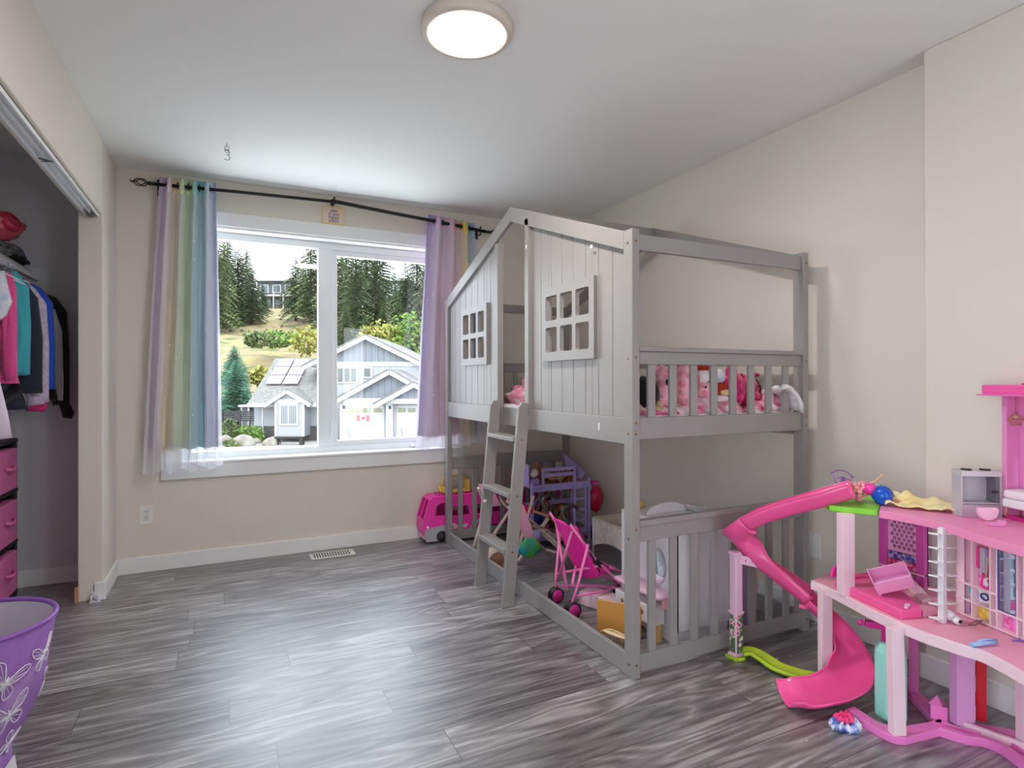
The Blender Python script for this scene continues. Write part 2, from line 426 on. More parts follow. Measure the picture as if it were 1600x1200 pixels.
# ---- ceiling lamp, the room's light source
cl = thing('ceiling_light', 'round flush ceiling light with a cream rim, lit white', 'ceiling light', (.808, 2.02, H))
b = MB().lathe([(.0, 0), (.17, 0), (.172, -.006), (.172, -.03), (.166, -.038), (.143, -.040), (.14, -.036), (.14, -.03)], (.808, 2.02, H), 64)
b.build('rim', mat('cream_rim', sr(214, 202, 190), .5), cl)
m_lamp = mat('lit_diffuser', (1, 1, 1), .5, emit=(1, .955, .89), es=LAMP_POWER)
b = MB().lathe([(0, -.039), (.07, -.039), (.1405, -.036), (.1405, -.03)], (.808, 2.02, H), 64)
b.build('diffuser', m_lamp, cl)

# ---- outlets
m_plast = mat('white_plastic', sr(232, 230, 228), .35); m_slot = mat('socket_slot', sr(40, 38, 38), .5)
def outlet(x, z, label):
    t = thing('electrical_outlet', label, 'outlet', (x, YB, z), )
    MB().box(x-.036, x+.036, YB-.006, YB, z-.06, z+.06).build('cover_plate', m_plast, t, bevel=.002)
    b = MB()
    b.box(x-.017, x+.017, YB-.009, YB-.005, z-.034, z+.034)
    b.build('receptacle', mat('receptacle_white', sr(222, 220, 218), .4), t, bevel=.001)
    b = MB()
    for dz in (-.018, .018):
        for dx in (-.007, .007): b.box(x+dx-.0012, x+dx+.0012, YB-.0098, YB-.0085, z+dz-.001, z+dz+.008)
        b.ell((x, YB-.009, z+dz-.008), (.0024, .001, .0024), n=8)
    b.build('socket_slots', m_slot, t)
    return t
outlet(-.458, .361, 'white outlet on the window wall below the left curtain')
outlet(1.94, .361, 'white outlet on the window wall behind the bed slats')
tag(MB().box(XR-.012, XR, 1.895, 1.965, .315, .44).build('wall_plate', m_plast, bevel=.003), 'blank white plate on the right wall beside the bed post', 'wall plate')

# ---- ceiling hook with two S hooks
m_hook = mat('steel_wire', sr(120, 124, 120), .35, .8)
hk = thing('ceiling_hook', 'small wire S hook hanging from a ceiling eye near the window', 'hook', (0, 3.612, H))
def arc(c, r, a0, a1, n=10, ax='xz'):
    return [Vector(c)+Vector((r*math.cos(R_(a0+(a1-a0)*k/n)), 0, r*math.sin(R_(a0+(a1-a0)*k/n)))) for k in range(n+1)]
MB().tube([(0, 3.612, H), (0, 3.612, H-.016)] + arc((0, 3.612, H-.028), .012, 90, 440), .0018, 6).build('screw_eye', m_hook, hk)
MB().tube(arc((0, 3.612, H-.05), .013, 160, -60) + arc((.0, 3.612, H-.078), .015, 120, -150)[1:], .0018, 6).build('s_hook', m_hook, hk)
MB().tube([(0.003, 3.612, H-.036)] + [(x*.9, 3.612, z) for x, _, z in [tuple(p) for p in arc((0, 3.612, H-.043), .009, 70, 420)]], .0015, 6).build('ring', m_hook, hk)

# ---- floor register
fr = thing('floor_register', 'white slotted floor register vent near the window wall', 'floor vent', (.655, 4.15, 0))
MB().box(.507, .803, 4.085, 4.218, 0, .005).build('vent_frame', mat('register_white', sr(226, 222, 214), .45), fr, bevel=.002)
b = MB()
for k in range(14):
    for r in range(2): b.box(.532+k*.0175, .541+k*.0175, 4.105+r*.05, 4.148+r*.05, .0045, .0056)
b.build('vent_slots', m_slot, fr)
# ================================================================== curtains, rod, sign
m_blk = mat('black_iron', sr(26, 26, 28), .4, .3)
YR = YB-.09
rod = thing('curtain_rod', 'black iron double-section curtain rod with cage finials above the window', 'curtain rod', (.68, YR, 2.45))
MB().tube([(-.40, YR, 2.432), (.07, YR, 2.450), (.69, YR, 2.468)], .0105, 10).build('rod', m_blk, rod)
MB().tube([(.66, YR, 2.472), (1.10, YR, 2.440), (1.53, YR, 2.413), (1.84, YR, 2.388)], .0130, 10).build('rod', m_blk, rod)
MB().tube([(.66, YR, 2.472), (.70, YR, 2.469)], .014, 10).build('coupler', m_blk, rod)
def finial(x, z, s):
    f_ = MB().tube([(x, YR, z), (x+s*.035, YR, z)], [.0125, .010], 10).ell((x+s*.03, YR, z), .013, n=10).build('finial', m_blk, rod)
    for k in range(4):
        a0 = k*math.pi/2
        pts = [(x+s*(.035+.085*t), YR+.026*math.sin(math.pi*t)*math.cos(a0+t*2.2), z+.026*math.sin(math.pi*t)*math.sin(a0+t*2.2)) for t in [i/12 for i in range(13)]]
        MB().tube(pts, .0035, 6).build('cage_wire', m_blk, f_)
    MB().tube([(x+s*.118, YR, z), (x+s*.128, YR, z+.002), (x+s*.136, YR, z+.010)], [.005, .0035, .002], 6).build('tip', m_blk, f_)
    MB().tube([(x+s*.118, YR, z), (x+s*.130, YR, z-.006)], [.004, .002], 6).build('tip', m_blk, f_)
finial(-.40, 2.432, -1); finial(1.845, 2.387, 1)
for x, z in ((-.385, 2.43), (.68, 2.469), (1.80, 2.391)):
    dz_ = -.012 if x > .5 and x < 1 else -.03
    MB().tube([(x, YB-.003, z+dz_), (x, YR, z+dz_), (x, YR, z-.008)], .005, 8).box(x-.012, x+.012, YB-.005, YB, z+dz_*1.6, z+.02).build('bracket', m_blk, rod)
    MB().tube([(x, YR, z+.01), (x, YR, z+.02)], .004, 8).ell((x, YR, z+.026), .008, n=8).build('bracket_screw', m_blk, rod)

def uv_grid(name, fn, nu, nv, m, parent, solid=0):
    b = MB(); b.grid(fn, nu, nv); o = b.build(name, m, parent, recalc=False, solid=solid)
    me = o.data; uv = me.uv_layers.new(name='uv')
    for lp in me.loops:
        vi = lp.vertex_index; uv.data[lp.index].uv = ((vi//nv)/(nu-1), (vi % nv)/(nv-1))
    return o
def stripe_mat(name, stops, rough=.85, trans=.0):
    m = bpy.data.materials.new(name); m.use_nodes = True; n = m.node_tree; b = n.nodes['Principled BSDF']; b.inputs['Roughness'].default_value = rough
    u = n.nodes.new('ShaderNodeUVMap'); u.uv_map = 'uv'; s = n.nodes.new('ShaderNodeSeparateXYZ'); n.links.new(u.outputs[0], s.inputs[0])
    r = n.nodes.new('ShaderNodeValToRGB'); e = r.color_ramp.elements
    while len(e) < len(stops): e.new(.5)
    for k, (p, c) in enumerate(stops): e[k].position = p; e[k].color = (*sr(*c), 1)
    n.links.new(s.outputs[0], r.inputs[0]); n.links.new(r.outputs[0], b.inputs['Base Color'])
    tl = n.nodes.new('ShaderNodeBsdfTranslucent'); mx = n.nodes.new('ShaderNodeMixShader'); mx.inputs[0].default_value = .14; out = n.nodes['Material Output']
    n.links.new(r.outputs[0], tl.inputs[0]); n.links.new(b.outputs[0], mx.inputs[1]); n.links.new(tl.outputs[0], mx.inputs[2]); n.links.new(mx.outputs[0], out.inputs[0])
    return m
def sheer_mat():
    m = bpy.data.materials.new('white_voile'); m.use_nodes = True; n = m.node_tree; n.nodes.clear()
    o = n.nodes.new('ShaderNodeOutputMaterial'); t = n.nodes.new('ShaderNodeBsdfTransparent'); d = n.nodes.new('ShaderNodeBsdfDiffuse'); tl = n.nodes.new('ShaderNodeBsdfTranslucent')
    a = n.nodes.new('ShaderNodeMixShader'); c = n.nodes.new('ShaderNodeMixShader'); lw = n.nodes.new('ShaderNodeLayerWeight'); lw.inputs['Blend'].default_value = .35
    mr = n.nodes.new('ShaderNodeMapRange'); mr.inputs[3].default_value = .5; mr.inputs[4].default_value = .9
    d.inputs[0].default_value = (*sr(240, 238, 244), 1); tl.inputs[0].default_value = (*sr(240, 238, 244), 1)
    a.inputs[0].default_value = .4; n.links.new(d.outputs[0], a.inputs[1]); n.links.new(tl.outputs[0], a.inputs[2])
    n.links.new(lw.outputs['Facing'], mr.inputs[0]); n.links.new(mr.outputs[0], c.inputs[0])
    n.links.new(t.outputs[0], c.inputs[1]); n.links.new(a.outputs[0], c.inputs[2]); n.links.new(c.outputs[0], o.inputs[0])
    return m
m_sheer = sheer_mat(); m_star = mat('star_daylight_spot', (1, 1, 1), .5)  # solid white stars, painted in place of daylight shining through star holes
def curtain(label, top, bot, zt, zb, zs, stops, folds, seed, spread=1.0, gap=None):
    x0, x1 = top; c0, c1 = bot; t = thing('curtain', label, 'curtain', ((x0+x1)/2, YR, zb), 'rainbow star curtains')
    m = stripe_mat('rainbow_stripes_'+str(seed), stops)
    def zrod(x): return 2.468-.03*max(0, (.69-x))/1.0 if x < .69 else 2.472-(x-.69)*.072
    def fn(u, v, dy=0, zlo=zb, amp=1, ztop=None):
        # v 0 at the top
        k = min(1, v*1.3); a = x0+(x1-x0)*u; c = c0+(c1-c0)*u
        x = a+(c-a)*(v**.8)
        ph = u*folds*2*math.pi
        y = YR + .030*math.sin(ph)*(1-.25*v)*amp + .006*noise.noise(Vector((u*9, v*2.5, seed)))*(1+2*v) + .012*math.sin(ph*.5+seed)*v
        x += .010*math.sin(ph*2+1)*v + .010*noise.noise(Vector((u*4, v*3, seed+9)))*v
        z1 = (ztop if ztop is not None else zrod(a)+.045)
        z = z1+(zlo-z1)*v + (.006*math.sin(ph) if v in (0, 1) else 0)
        return (x, y-dy, z)
    uv_grid('blackout_panel', lambda u, v: fn(u, v), 120, 30, m, t, solid=.0015)
    zt2 = None
    def fs(u, v):
        a = x0+(x1-x0)*u; zz = zrod(a)-.035-.02*math.sin(u*folds*2*math.pi)**2
        p = fn(u, v, .008+.012*v, zs-.02*(1-u)+.012*math.sin(u*23+seed), 1.05, zz); 
        return (p[0]+(u-.5)*.04*v+.006*math.sin(u*70)*v, min(YR+.06, p[1]-.010*math.sin(u*folds*4*math.pi+1)*v), p[2])
    uv_grid('sheer_layer', fs, 160, 24, m_sheer, t)
    rng = random.Random(seed)
    for k in range(9):
        u, v = rng.uniform(.08, .95), rng.uniform(.12, .9); p = Vector(fs(u, v))+Vector((0, -.004, 0)); b = MB()
        pts = [(p.x+(.0058 if i % 2 == 0 else .0025)*math.cos(i*math.pi/5+1.57), p.z+(.0058 if i % 2 == 0 else .0025)*math.sin(i*math.pi/5+1.57)) for i in range(10)]
        b.prism(pts, .001, (0, p.y, 0), 'xz').build('star', m_star, t)
    n = 5
    for k in range(n):     # metal rings where the rod passes through the header
        u = (k+.5)/n*.96+.02; x = x0+(x1-x0)*u; z = zrod(x)
        pts = [(x, YR+.02*math.cos(a), z+.02*math.sin(a)) for a in [2*math.pi*i/16 for i in range(16)]]
        MB().tube(pts, .003, 6, closed=True).build('grommet', m_blk, t)
    return t
curtain('pastel striped curtain with a sheer layer at the left of the window', (-.375, -.062), (-.455, -.055), 2.49, .775, .65,
        [(0, (232, 210, 236)), (.16, (238, 216, 238)), (.22, (252, 230, 200)), (.31, (250, 236, 208)), (.38, (222, 236, 196)), (.55, (214, 234, 188)), (.63, (160, 216, 226)), (.78, (172, 216, 226)), (.86, (214, 224, 242)), (1, (216, 224, 246))], 4.5, 3)
curtain('lilac, pink and yellow striped curtain behind the bed end', (1.372, 1.748), (1.27, 1.80), 2.44, .78, .715,
        [(0, (196, 182, 230)), (.1, (206, 188, 232)), (.2, (226, 192, 216)), (.6, (232, 194, 210)), (.68, (236, 198, 204)), (.72, (240, 214, 110)), (.84, (236, 212, 120)), (.88, (140, 206, 214)), (.95, (150, 204, 216)), (1, (214, 180, 220))], 3.5, 8)
# thread hanging off the left curtain
tag(MB().tube([(-.42, YB-.07, .66), (-.424, YB-.05, .5), (-.42, YB-.02, .42)], .0009, 4).build('thread', mat('thread_white', sr(226, 224, 222), .7)), 'loose white thread dangling from the left curtain hem', 'thread')

# wall sign
sg = thing('wall_sign', 'small yellow framed sign reading this is our happy place above the window', 'sign', (.687, YB, 2.33))
m_yf = mat('pale_yellow_frame', sr(232, 214, 148), .5)
b = MB(); b.box(.609, .765, YB-.012, YB, 2.328, 2.340).box(.609, .765, YB-.012, YB, 2.448, 2.460).box(.609, .621, YB-.012, YB, 2.340, 2.448).box(.753, .765, YB-.012, YB, 2.340, 2.448)
b.build('frame', m_yf, sg, bevel=.001)
MB().box(.621, .753, YB-.007, YB, 2.340, 2.448).build('picture', ramp_mat('pink_paper', [(.5, sr(238, 214, 214)), (.7, sr(240, 216, 120))], 9, 1, .7), sg)
for k, wd_ in enumerate(('this', 'is our', 'happy', 'place')):
    text_mb(wd_, .034, .001, lambda a, b_, c, k=k: (.687+a, YB-.008-c, 2.417-k*.024+b_), .35).build('lettering', m_slot, sg)

# ================================================================== closet contents
sh = thing('wire_shelf', 'white wire closet shelf with hanging rail', 'shelf', (-1.18, 3.4, 1.85))
m_wire = mat('white_coated_wire', sr(226, 226, 230), .4)
b = MB()
for x, z in ((-1.03, 1.852), (-1.03, 1.800), (-1.19, 1.856), (-1.355, 1.856)): b.cyl((x, 1.5, z), (x, 4.30, z), .0035, 8)
b.build('long_wires', m_wire, sh)
b = MB()
for k in range(100): y = 4.29-k*.0255; b.tube([(-1.355, y, 1.859), (-1.03, y, 1.855), (-1.027, y, 1.80)], .0017, 5)
b.build('cross_wires', m_wire, sh)
MB().cyl((-1.0, 1.5, 1.79), (-1.0, 4.29, 1.79), .006, 8).build('hanging_rail', m_wire, sh)
b = MB().box(-1.075, -.985, 4.296, 4.306, 1.765, 1.872).box(-1.04, -.985, 4.27, 4.30, 1.775, 1.80)
b.build('wall_bracket', m_wire, sh, bevel=.003)

m_hang = mat('white_hanger', sr(232, 230, 234), .35)
def garment(name, label, y, cx, zt, parts, cat='clothing', hx=None):
    """parts: (part_name, material, outline right half [(dx, z)...], depth, y offset); a soft pillow slab is grown from the outline"""
    t = thing(name, label, cat, (cx, y, zt))
    first = None
    for (nm, m, poly, th, dy, mirror) in parts:
        b = MB()
        for sg_ in ((1, -1) if mirror else (1,)):
            P = [Vector((cx+sg_*dx, y+dy, z)) for dx, z in poly]; c = sum(P, Vector())/len(P); n = len(P); rings = []
            for k, (s_, o) in enumerate(((0, -1), (.6, -1), (.9, -.75), (1, -.25), (1, .25), (.9, .75), (.6, 1), (0, 1))):
                rings.append([c+(p-c)*s_+Vector((.004*noise.noise(p*9+Vector((k, 0, 0))), o*th/2+.012*noise.noise(Vector((p.x*12, p.z*5, y*7))), 0)) for p in P])
            vs = [v for r in rings for v in r]
            b.add(vs, [(i*n+k, i*n+(k+1) % n, (i+1)*n+(k+1) % n, (i+1)*n+k) for i in range(7) for k in range(n)], 0, True)
            b.build(nm, m, t); b = MB()
    hz_ = 1.79
    MB().tube([(cx-.10, y+.01, zt-.05), (cx, y+.01, zt), (cx+.10, y+.01, zt-.05)], .003, 6).tube([(cx, y, zt+.005), (cx, y, hz_-.0)] + [(cx+.0+.018*math.sin(R_(a))+(-1.0-cx), y, hz_+.018*math.cos(R_(a))*1.0-.0) for a in range(-90, 120, 30)], .0025, 6).build('hanger', m_hang, t)
    return t
CX = -1.03
def arm(z_sh=1.68, dx=.19, ze=1.10, w=.045, out=.02):
    return [(.06, z_sh+.03), (dx-.05, z_sh), (dx, z_sh-.08), (dx+out, (z_sh+ze)/2), (dx+out, ze), (dx+out-w*1.6, ze-.005), (dx-.06, (z_sh+ze)/2), (.08, z_sh-.15)]
def body(z_sh=1.70, zb=1.12, w=.15): return [(-.02, z_sh), (.05, z_sh+.01), (w, z_sh-.07), (w+.005, (z_sh+zb)/2), (w, zb), (.08, zb-.008), (-.02, zb)]
def body2(z_sh, zb, w): p = body(z_sh, zb, w)[1:-1]; return [(a, z) for a, z in p]+[(-a, z) for a, z in reversed(p)]
fb = lambda n_, c: mat(n_, sr(*c), .85, bump=.15, bscale=40, sheen=.3)
m_black = fb('black_fabric', (22, 21, 24)); m_offw = fb('off_white_fabric', (196, 192, 196)); m_navy = fb('navy_fabric', (34, 40, 56)); m_pkf = fb('hot_pink_fabric', (232, 84, 150)); m_teal = fb('teal_fabric', (64, 178, 196))
m_blue = fb('royal_blue_fabric', (36, 84, 208)); m_indigo = fb('indigo_fabric', (48, 26, 128)); m_lav = ramp_mat('lavender_knit', [(.3, sr(196, 184, 214)), (.7, sr(226, 216, 236))], 60, 1, .95)
m_rain = ramp_mat('rainbow_cuff', [(0, sr(236, 60, 140)), (.28, sr(250, 214, 90)), (.5, sr(120, 214, 214)), (.75, sr(120, 130, 230)), (1, sr(240, 90, 170))], .045, 0, .8, 'wave', stretch=(0, 0, 50))
m_irid = ramp_mat('iridescent_print', [(.35, sr(196, 206, 236)), (.5, sr(236, 232, 240)), (.62, sr(190, 230, 224)), (.72, sr(244, 200, 226))], 14, 2, .5)
CX_J = CX
g = garment('jacket', 'black jacket with off-white sleeve panels hanging nearest the closet end wall', 4.18, CX, 1.70, [
    ('body', m_black, body2(1.695, 1.15, .13), .05, .01, False), ('sleeve', m_black, arm(1.69, .19, 1.07, .05, .015), .055, 0, True),
    ('sleeve_panel', m_offw, [(.09, 1.61), (.14, 1.62), (.172, 1.5), (.185, 1.2), (.178, 1.09), (.125, 1.10), (.13, 1.3)], .03, -.024, True),
    ('cuff', m_black, [(.15, 1.09), (.20, 1.09), (.225, 1.02), (.215, .985), (.175, .99)], .05, 0, True)], 'jacket')
MB().ell((CX+.145, 4.15, 1.505), (.018, .004, .014), n=12).build('badge', mat('yellow_badge', sr(212, 186, 60), .6), g)
garment('shirt', 'indigo shirt hanging beside the black and white jacket', 4.11, CX, 1.69, [('body', m_indigo, body2(1.685, 1.14, .09), .04, 0, False), ('sleeve', m_indigo, [(.04, 1.70), (.085, 1.68), (.105, 1.60), (.135, 1.38), (.14, 1.20), (.09, 1.20), (.07, 1.4)], .045, 0, True), ('cuff', m_black, [(.09, 1.24), (.145, 1.22), (.165, 1.10), (.14, 1.09), (.10, 1.12)], .05, 0, True)], 'shirt')
g = garment('hoodie', 'royal blue hoodie with rainbow cuffs hanging in the closet', 4.05, CX-.01, 1.73, [('body', m_blue, body2(1.72, 1.12, .12), .05, 0, False), ('sleeve', m_blue, arm(1.72, .165, 1.16, .055, .01), .06, -.005, True),
    ('cuff', m_rain, [(.07, 1.17), (.14, 1.17), (.14, 1.06), (.125, 1.035), (.05, 1.04), (.05, 1.07)], .06, -.01, True)], 'hoodie')
text_mb('UNICH', .055, .002, lambda a, b_, c: (CX+.115-b_*.9, 4.012-c, 1.47+a*1.0), 0, spacing=.9).build('lettering', mat('pale_lettering', sr(170, 200, 240), .7), g)
garment('cardigan', 'lavender knitted cardigan hanging behind the navy coat', 3.99, CX, 1.72, [('body', m_lav, body2(1.71, 1.08, .13), .04, 0, False), ('sleeve', m_lav, arm(1.71, .14, 1.09, .05, .01), .045, .0, True)], 'cardigan')
garment('coat', 'navy black coat hanging in the middle of the closet rail', 3.92, CX, 1.74, [('body', m_navy, body2(1.74, 1.06, .07), .06, 0, False), ('sleeve', m_navy, arm(1.73, .12, 1.14, .06, .02), .07, -.01, True)], 'coat')
garment('sweater', 'teal fluffy sweater hanging between the coat and the pink hoodie', 3.84, CX, 1.77, [('body', m_teal, body2(1.765, 1.24, .10), .05, 0, False), ('sleeve', m_teal, [(.03, 1.79), (.06, 1.70), (.09, 1.5), (.10, 1.42), (.07, 1.25), (.03, 1.22), (.0, 1.5)], .06, -.01, True)], 'sweater')
garment('hoodie', 'hot pink hoodie hanging near the front of the closet rail', 3.75, CX, 1.75, [('body', m_pkf, body2(1.745, 1.2, .07), .05, 0, False), ('sleeve', m_pkf, [(.02, 1.76), (.05, 1.70), (.07, 1.5), (.075, 1.22), (.03, 1.20), (.02, 1.5)], .06, -.01, True)], 'hoodie')
garment('blouse', 'iridescent printed top over the pink hoodie', 3.68, CX, 1.76, [('body', m_irid, [(-.1, 1.73), (.04, 1.75), (.055, 1.66), (.07, 1.60), (.05, 1.53), (.0, 1.48), (-.1, 1.47)], .06, 0, False)], 'blouse')
garment('dress', 'white tulle dress with an iridescent print, lowest in the closet', 3.60, CX-.02, 1.62, [('bodice', m_irid, [(-.1, 1.6), (.0, 1.6), (.02, 1.35), (-.1, 1.33)], .05, 0, False), ('skirt', mat('white_tulle', sr(232, 218, 232), .8), [(-.13, 1.42), (.03, 1.42), (.06, 1.25), (.10, 1.05), (.115, .93), (.0, .915), (-.16, .93)], .08, -.02, False), ('print_panel', m_irid, [(-.13, 1.15), (.02, 1.2), (.035, 1.08), (.05, 1.0), (.0, .985), (-.13, .98)], .03, -.05, False)], 'dress')

# things on the wire shelf
def lump(name, m, c, r, seed, label, cat, amp=.35, n=24, freq=1.6, kind=None):
    b = MB(); b.ell((0, 0, 0), (1, 1, 1), n=n)
    c = Vector(c); out = []
    for v in b.v:
        k = 1+amp*noise.noise(v*freq+Vector((seed, 0, 0)))+amp*.4*noise.noise(v*freq*2.4+Vector((0, seed, 0)))
        z = max(-.85, v.z*k)
        out.append(c+Vector((v.x*k*r[0], v.y*k*r[1], z*r[2])))
    b.v = out
    return tag(b.build(name, m), label, cat)
SZ = 1.862
lump('knit_hat', ramp_mat('grey_knit', [(.35, sr(52, 54, 56)), (.6, sr(112, 114, 116))], 45, 2, .95), (-1.16, 4.08, SZ+.055), (.12, .12, .062), 4, 'dark grey knitted hat on the closet shelf', 'hat')
lump('flat_cap', mat('black_felt', sr(24, 24, 26), .9), (-1.06, 4.12, SZ+.02), (.06, .10, .022), 6, 'flat black cap on the closet shelf below the purple cloth', 'cap')
lump('folded_cloth', mat('purple_cloth', sr(128, 86, 172), .85), (-1.085, 4.215, SZ+.065), (.045, .05, .05), 9, 'small purple cloth beside the grey hat on the shelf', 'cloth')
bgp = thing('pink_backpack', 'shiny coral pink bag on top of the grey hat in the closet', 'bag', (-1.15, 4.12, SZ+.115))
b = MB(); b.ell((0, 0, 0), 1, n=24); c0 = Vector((-1.15, 4.12, SZ+.2))
b.v = [c0+Vector((v.x*.125, v.y*.12, v.z*.085))*(1+.25*noise.noise(v*2.2)) for v in b.v]
b.build('bag_body', ramp_mat('coral_satin', [(.4, sr(214, 60, 84)), (.6, sr(240, 104, 124))], 8, 3, .35), bgp)
MB().obox(c0+Vector((.02, -.11, -.01)), (.06, .012, .10), rotm(0, 28, 0)).build('front_flap', mat('coral_band', sr(236, 130, 140), .5), bgp, bevel=.004)
MB().lathe([(.03, 0), (.055, .02), (.05, .05), (.035, .055)], c0+Vector((.06, -.05, 0)), 16, rot=rotm(20, 60, 0)).build('bow', mat('coral_bow', sr(220, 58, 96), .4), bgp, solid=.004)

# fabric drawer tower
m_bin = mat('pink_bin_fabric', sr(224, 122, 178), .8, bump=.1, bscale=90)
dt = thing('drawer_tower', 'tall black frame tower with pink fabric bins inside the closet', 'drawer unit', (-1.2, 3.85, 0))
fy0, fy1, fx0c, fx1c = 3.46, 4.16, -1.34, -1.06
b = MB()
for y in (fy0, fy1-.03):
    b.box(fx1c-.03, fx1c, y, y+.03, 0, .885).box(fx0c, fx0c+.03, y, y+.03, 0, .885)
b.box(fx0c, fx1c-.02, fy1-.012, fy1, .02, .88)
b.build('frame', m_black if 0 else mat('black_plastic', sr(24, 23, 26), .45), dt, bevel=.003)
for z in (.02, .30, .585, .865): MB().box(fx0c, fx1c+.004, fy0, fy1, z, z+.02).build('tray', MC['black_plastic'], dt, bevel=.003)
for z in (.045, .325, .61):
    for y0 in (fy0+.035, (fy0+fy1)/2+.005):
        y1 = y0+.30
        bn_ = MB().box(fx0c+.01, fx1c+.012, y0, y1, z, z+.225).build('fabric_bin', m_bin, dt, bevel=.01, seg=3)
        b = MB(); ym = (y0+y1)/2
        b.tube([(fx1c+.013, ym-.06, z+.13), (fx1c+.032, ym-.045, z+.125), (fx1c+.034, ym, z+.12), (fx1c+.032, ym+.045, z+.125), (fx1c+.013, ym+.06, z+.13)], .009, 8)
        b.build('handle', m_bin, bn_)

# ================================================================== hamper
m_hp = ramp_mat('purple_mesh_fabric', [(.3, sr(136, 84, 168)), (.5, sr(164, 116, 196)), (.7, sr(198, 166, 224))], 3.2, 3, .6, distort=.8)
hc = (-.622, 2.015, 0)
hm = thing('laundry_hamper', 'purple pop-up laundry hamper with white butterfly outlines', 'laundry hamper', hc)
hprof = [(0, .09), (.02, .10), (.12, .095), (.21, .098), (.25, .112), (.286, .128), (.34, .146), (.39, .160), (.44, .172), (.49, .182), (.54, .188), (.555, .190)]
def hr(z):
    for (za, ra), (zb_, rb) in zip(hprof, hprof[1:]):
        if z <= zb_: t = (z-za)/(zb_-za) if zb_ > za else 0; return ra+(rb-ra)*t
    return .19
def hp(a, z, o=0):
    r = hr(z)+o+.010*noise.noise(Vector((math.cos(a)*2, math.sin(a)*2, z*7)))*min(1, (.555-z)*8)
    return Vector((hc[0]+r*math.cos(a), hc[1]+r*math.sin(a), z))
b = MB(); b.grid(lambda u, v: hp(2*math.pi*u, .004+.551*v), 48, 36, closeu=True); b.build('mesh_body', m_hp, hm, solid=.002)
b = MB(); b.grid(lambda u, v: hp(2*math.pi*u, .004+.546*v, -.004), 48, 24, closeu=True); b.build('lining', mat('white_lining', sr(216, 208, 222), .8), hm)
MB().tube([hp(2*math.pi*k/48, .555) for k in range(48)], .0065, 10, closed=True).build('rim', mat('purple_rim', sr(140, 84, 176), .5), hm)
m_bf = mat('white_print', sr(240, 232, 246), .6)
def butterfly(a0, z0, s, rot):
    ca, sa = math.cos(rot), math.sin(rot)
    def P(x, y): xx, yy = (x*ca-y*sa)*s, (x*sa+y*ca)*s; return hp(a0+xx/hr(z0), z0+yy, .0025)
    b = MB()
    for sd in (-1, 1):
        for lp in ([(0, 0), (.25, .45), (.6, .95), (.95, 1.05), (1.0, .7), (.8, .3), (.45, .05), (0, 0)], [(0, -.05), (.4, -.05), (.75, -.25), (.8, -.6), (.55, -.85), (.3, -.7), (.1, -.35), (0, -.05)]):
            pts = spline([Vector((sd*x, y, 0)) for x, y in lp], 4); b.tube([P(p.x, p.y) for p in pts], .0014, 4)
            for q in lp[2:-2]: b.tube([P(sd*.06, 0), P(sd*q[0]*.5, q[1]*.5), P(sd*q[0]*.93, q[1]*.93)], .0008, 4)
    b.tube([P(0, .35), P(0, -.4)], .0022, 5)
    b.build('butterfly_print', m_bf, hm)
for a0, z0, s, rot in ((-48, .435, .045, -.5), (-12, .46, .04, .3), (-38, .335, .045, .2), (-82, .37, .045, .4), (-100, .47, .04, -.3), (-75, .235, .04, .2), (-20, .24, .03, -.4), (-130, .3, .045, .5), (60, .42, .045, .4), (120, .35, .045, -.3), (-45, .13, .035, .1), (20, .36, .045, .1), (170, .42, .045, .2)):
    butterfly(R_(a0), z0, s, rot)
rng = random.Random(5)
for k in range(26):
    a0, z0 = rng.uniform(-math.pi, math.pi), rng.uniform(.1, .53); b = MB(); q = rng.uniform(.003, .007)
    if k % 3: b.ell(hp(a0, z0, .002), .002, n=6)
    else: b.tube([hp(a0, z0-q, .003), hp(a0, z0+q, .003)], .0008, 4).tube([hp(a0-q/.16, z0, .003), hp(a0+q/.16, z0, .003)], .0008, 4)
    b.build('sparkle_print', m_bf, hm)
pts = [(-.03, 0, .012), (.05, 0, .012), (.06, 0, .10), (.045, 0, .205), (-.0, 0, .17)]
b = MB(); rr = rotm(0, 0, -62)
o = hp(R_(-40), .1)+Vector((.01, -.01, -.1))
q = [o+rotm(0, 0, 50) @ Vector(p) for p in ((-.05, 0, .004), (.055, 0, .004), (.06, .003, .12), (.05, .006, .20), (.02, .008, .17), (-.03, .004, .1))]
n_ = (rotm(0, 0, 50) @ Vector((0, -1, 0)))*.003
b.add(q+[p+n_ for p in q], [(0,1,2,3,4,5), (11,10,9,8,7,6)]+[(i, i+6, (i+1) % 6+6, (i+1) % 6) for i in range(6)]); b.build('care_label', mat('white_label', sr(226, 224, 228), .7), hm)
_sr = sr
def sr(r, g, b): return tuple(c*.52 for c in _sr(r, g, b))
# ================================================================== outside, across the street
RT = Vector((math.cos(YAW), -math.sin(YAW), 0)); FW = Vector((math.sin(YAW), math.cos(YAW), 0))
def W(x, d, z): return RT*x + FW*d + Vector((0, 0, z))      # street frame: x along the street, d away from the room
def wm(mb): return MB().mesh(mb, lambda v: W(v.x, v.y, v.z))
GZ = -2.5
m_hill = ramp_mat('dry_hillside', [(.3, sr(96, 116, 52)), (.42, sr(140, 142, 72)), (.52, sr(182, 156, 126)), (.62, sr(190, 172, 96)), (.75, sr(150, 134, 116))], .42, 9, .95, distort=.8)
m_drive = ramp_mat('pale_concrete', [(.4, sr(196, 194, 190)), (.6, sr(214, 212, 208))], 1.2, 3, .9)
m_siding = ramp_mat('pale_siding', [(.0, sr(186, 190, 194)), (.12, sr(208, 212, 216))], 1, 0, .8, 'wave', stretch=(0, 0, 1.1))
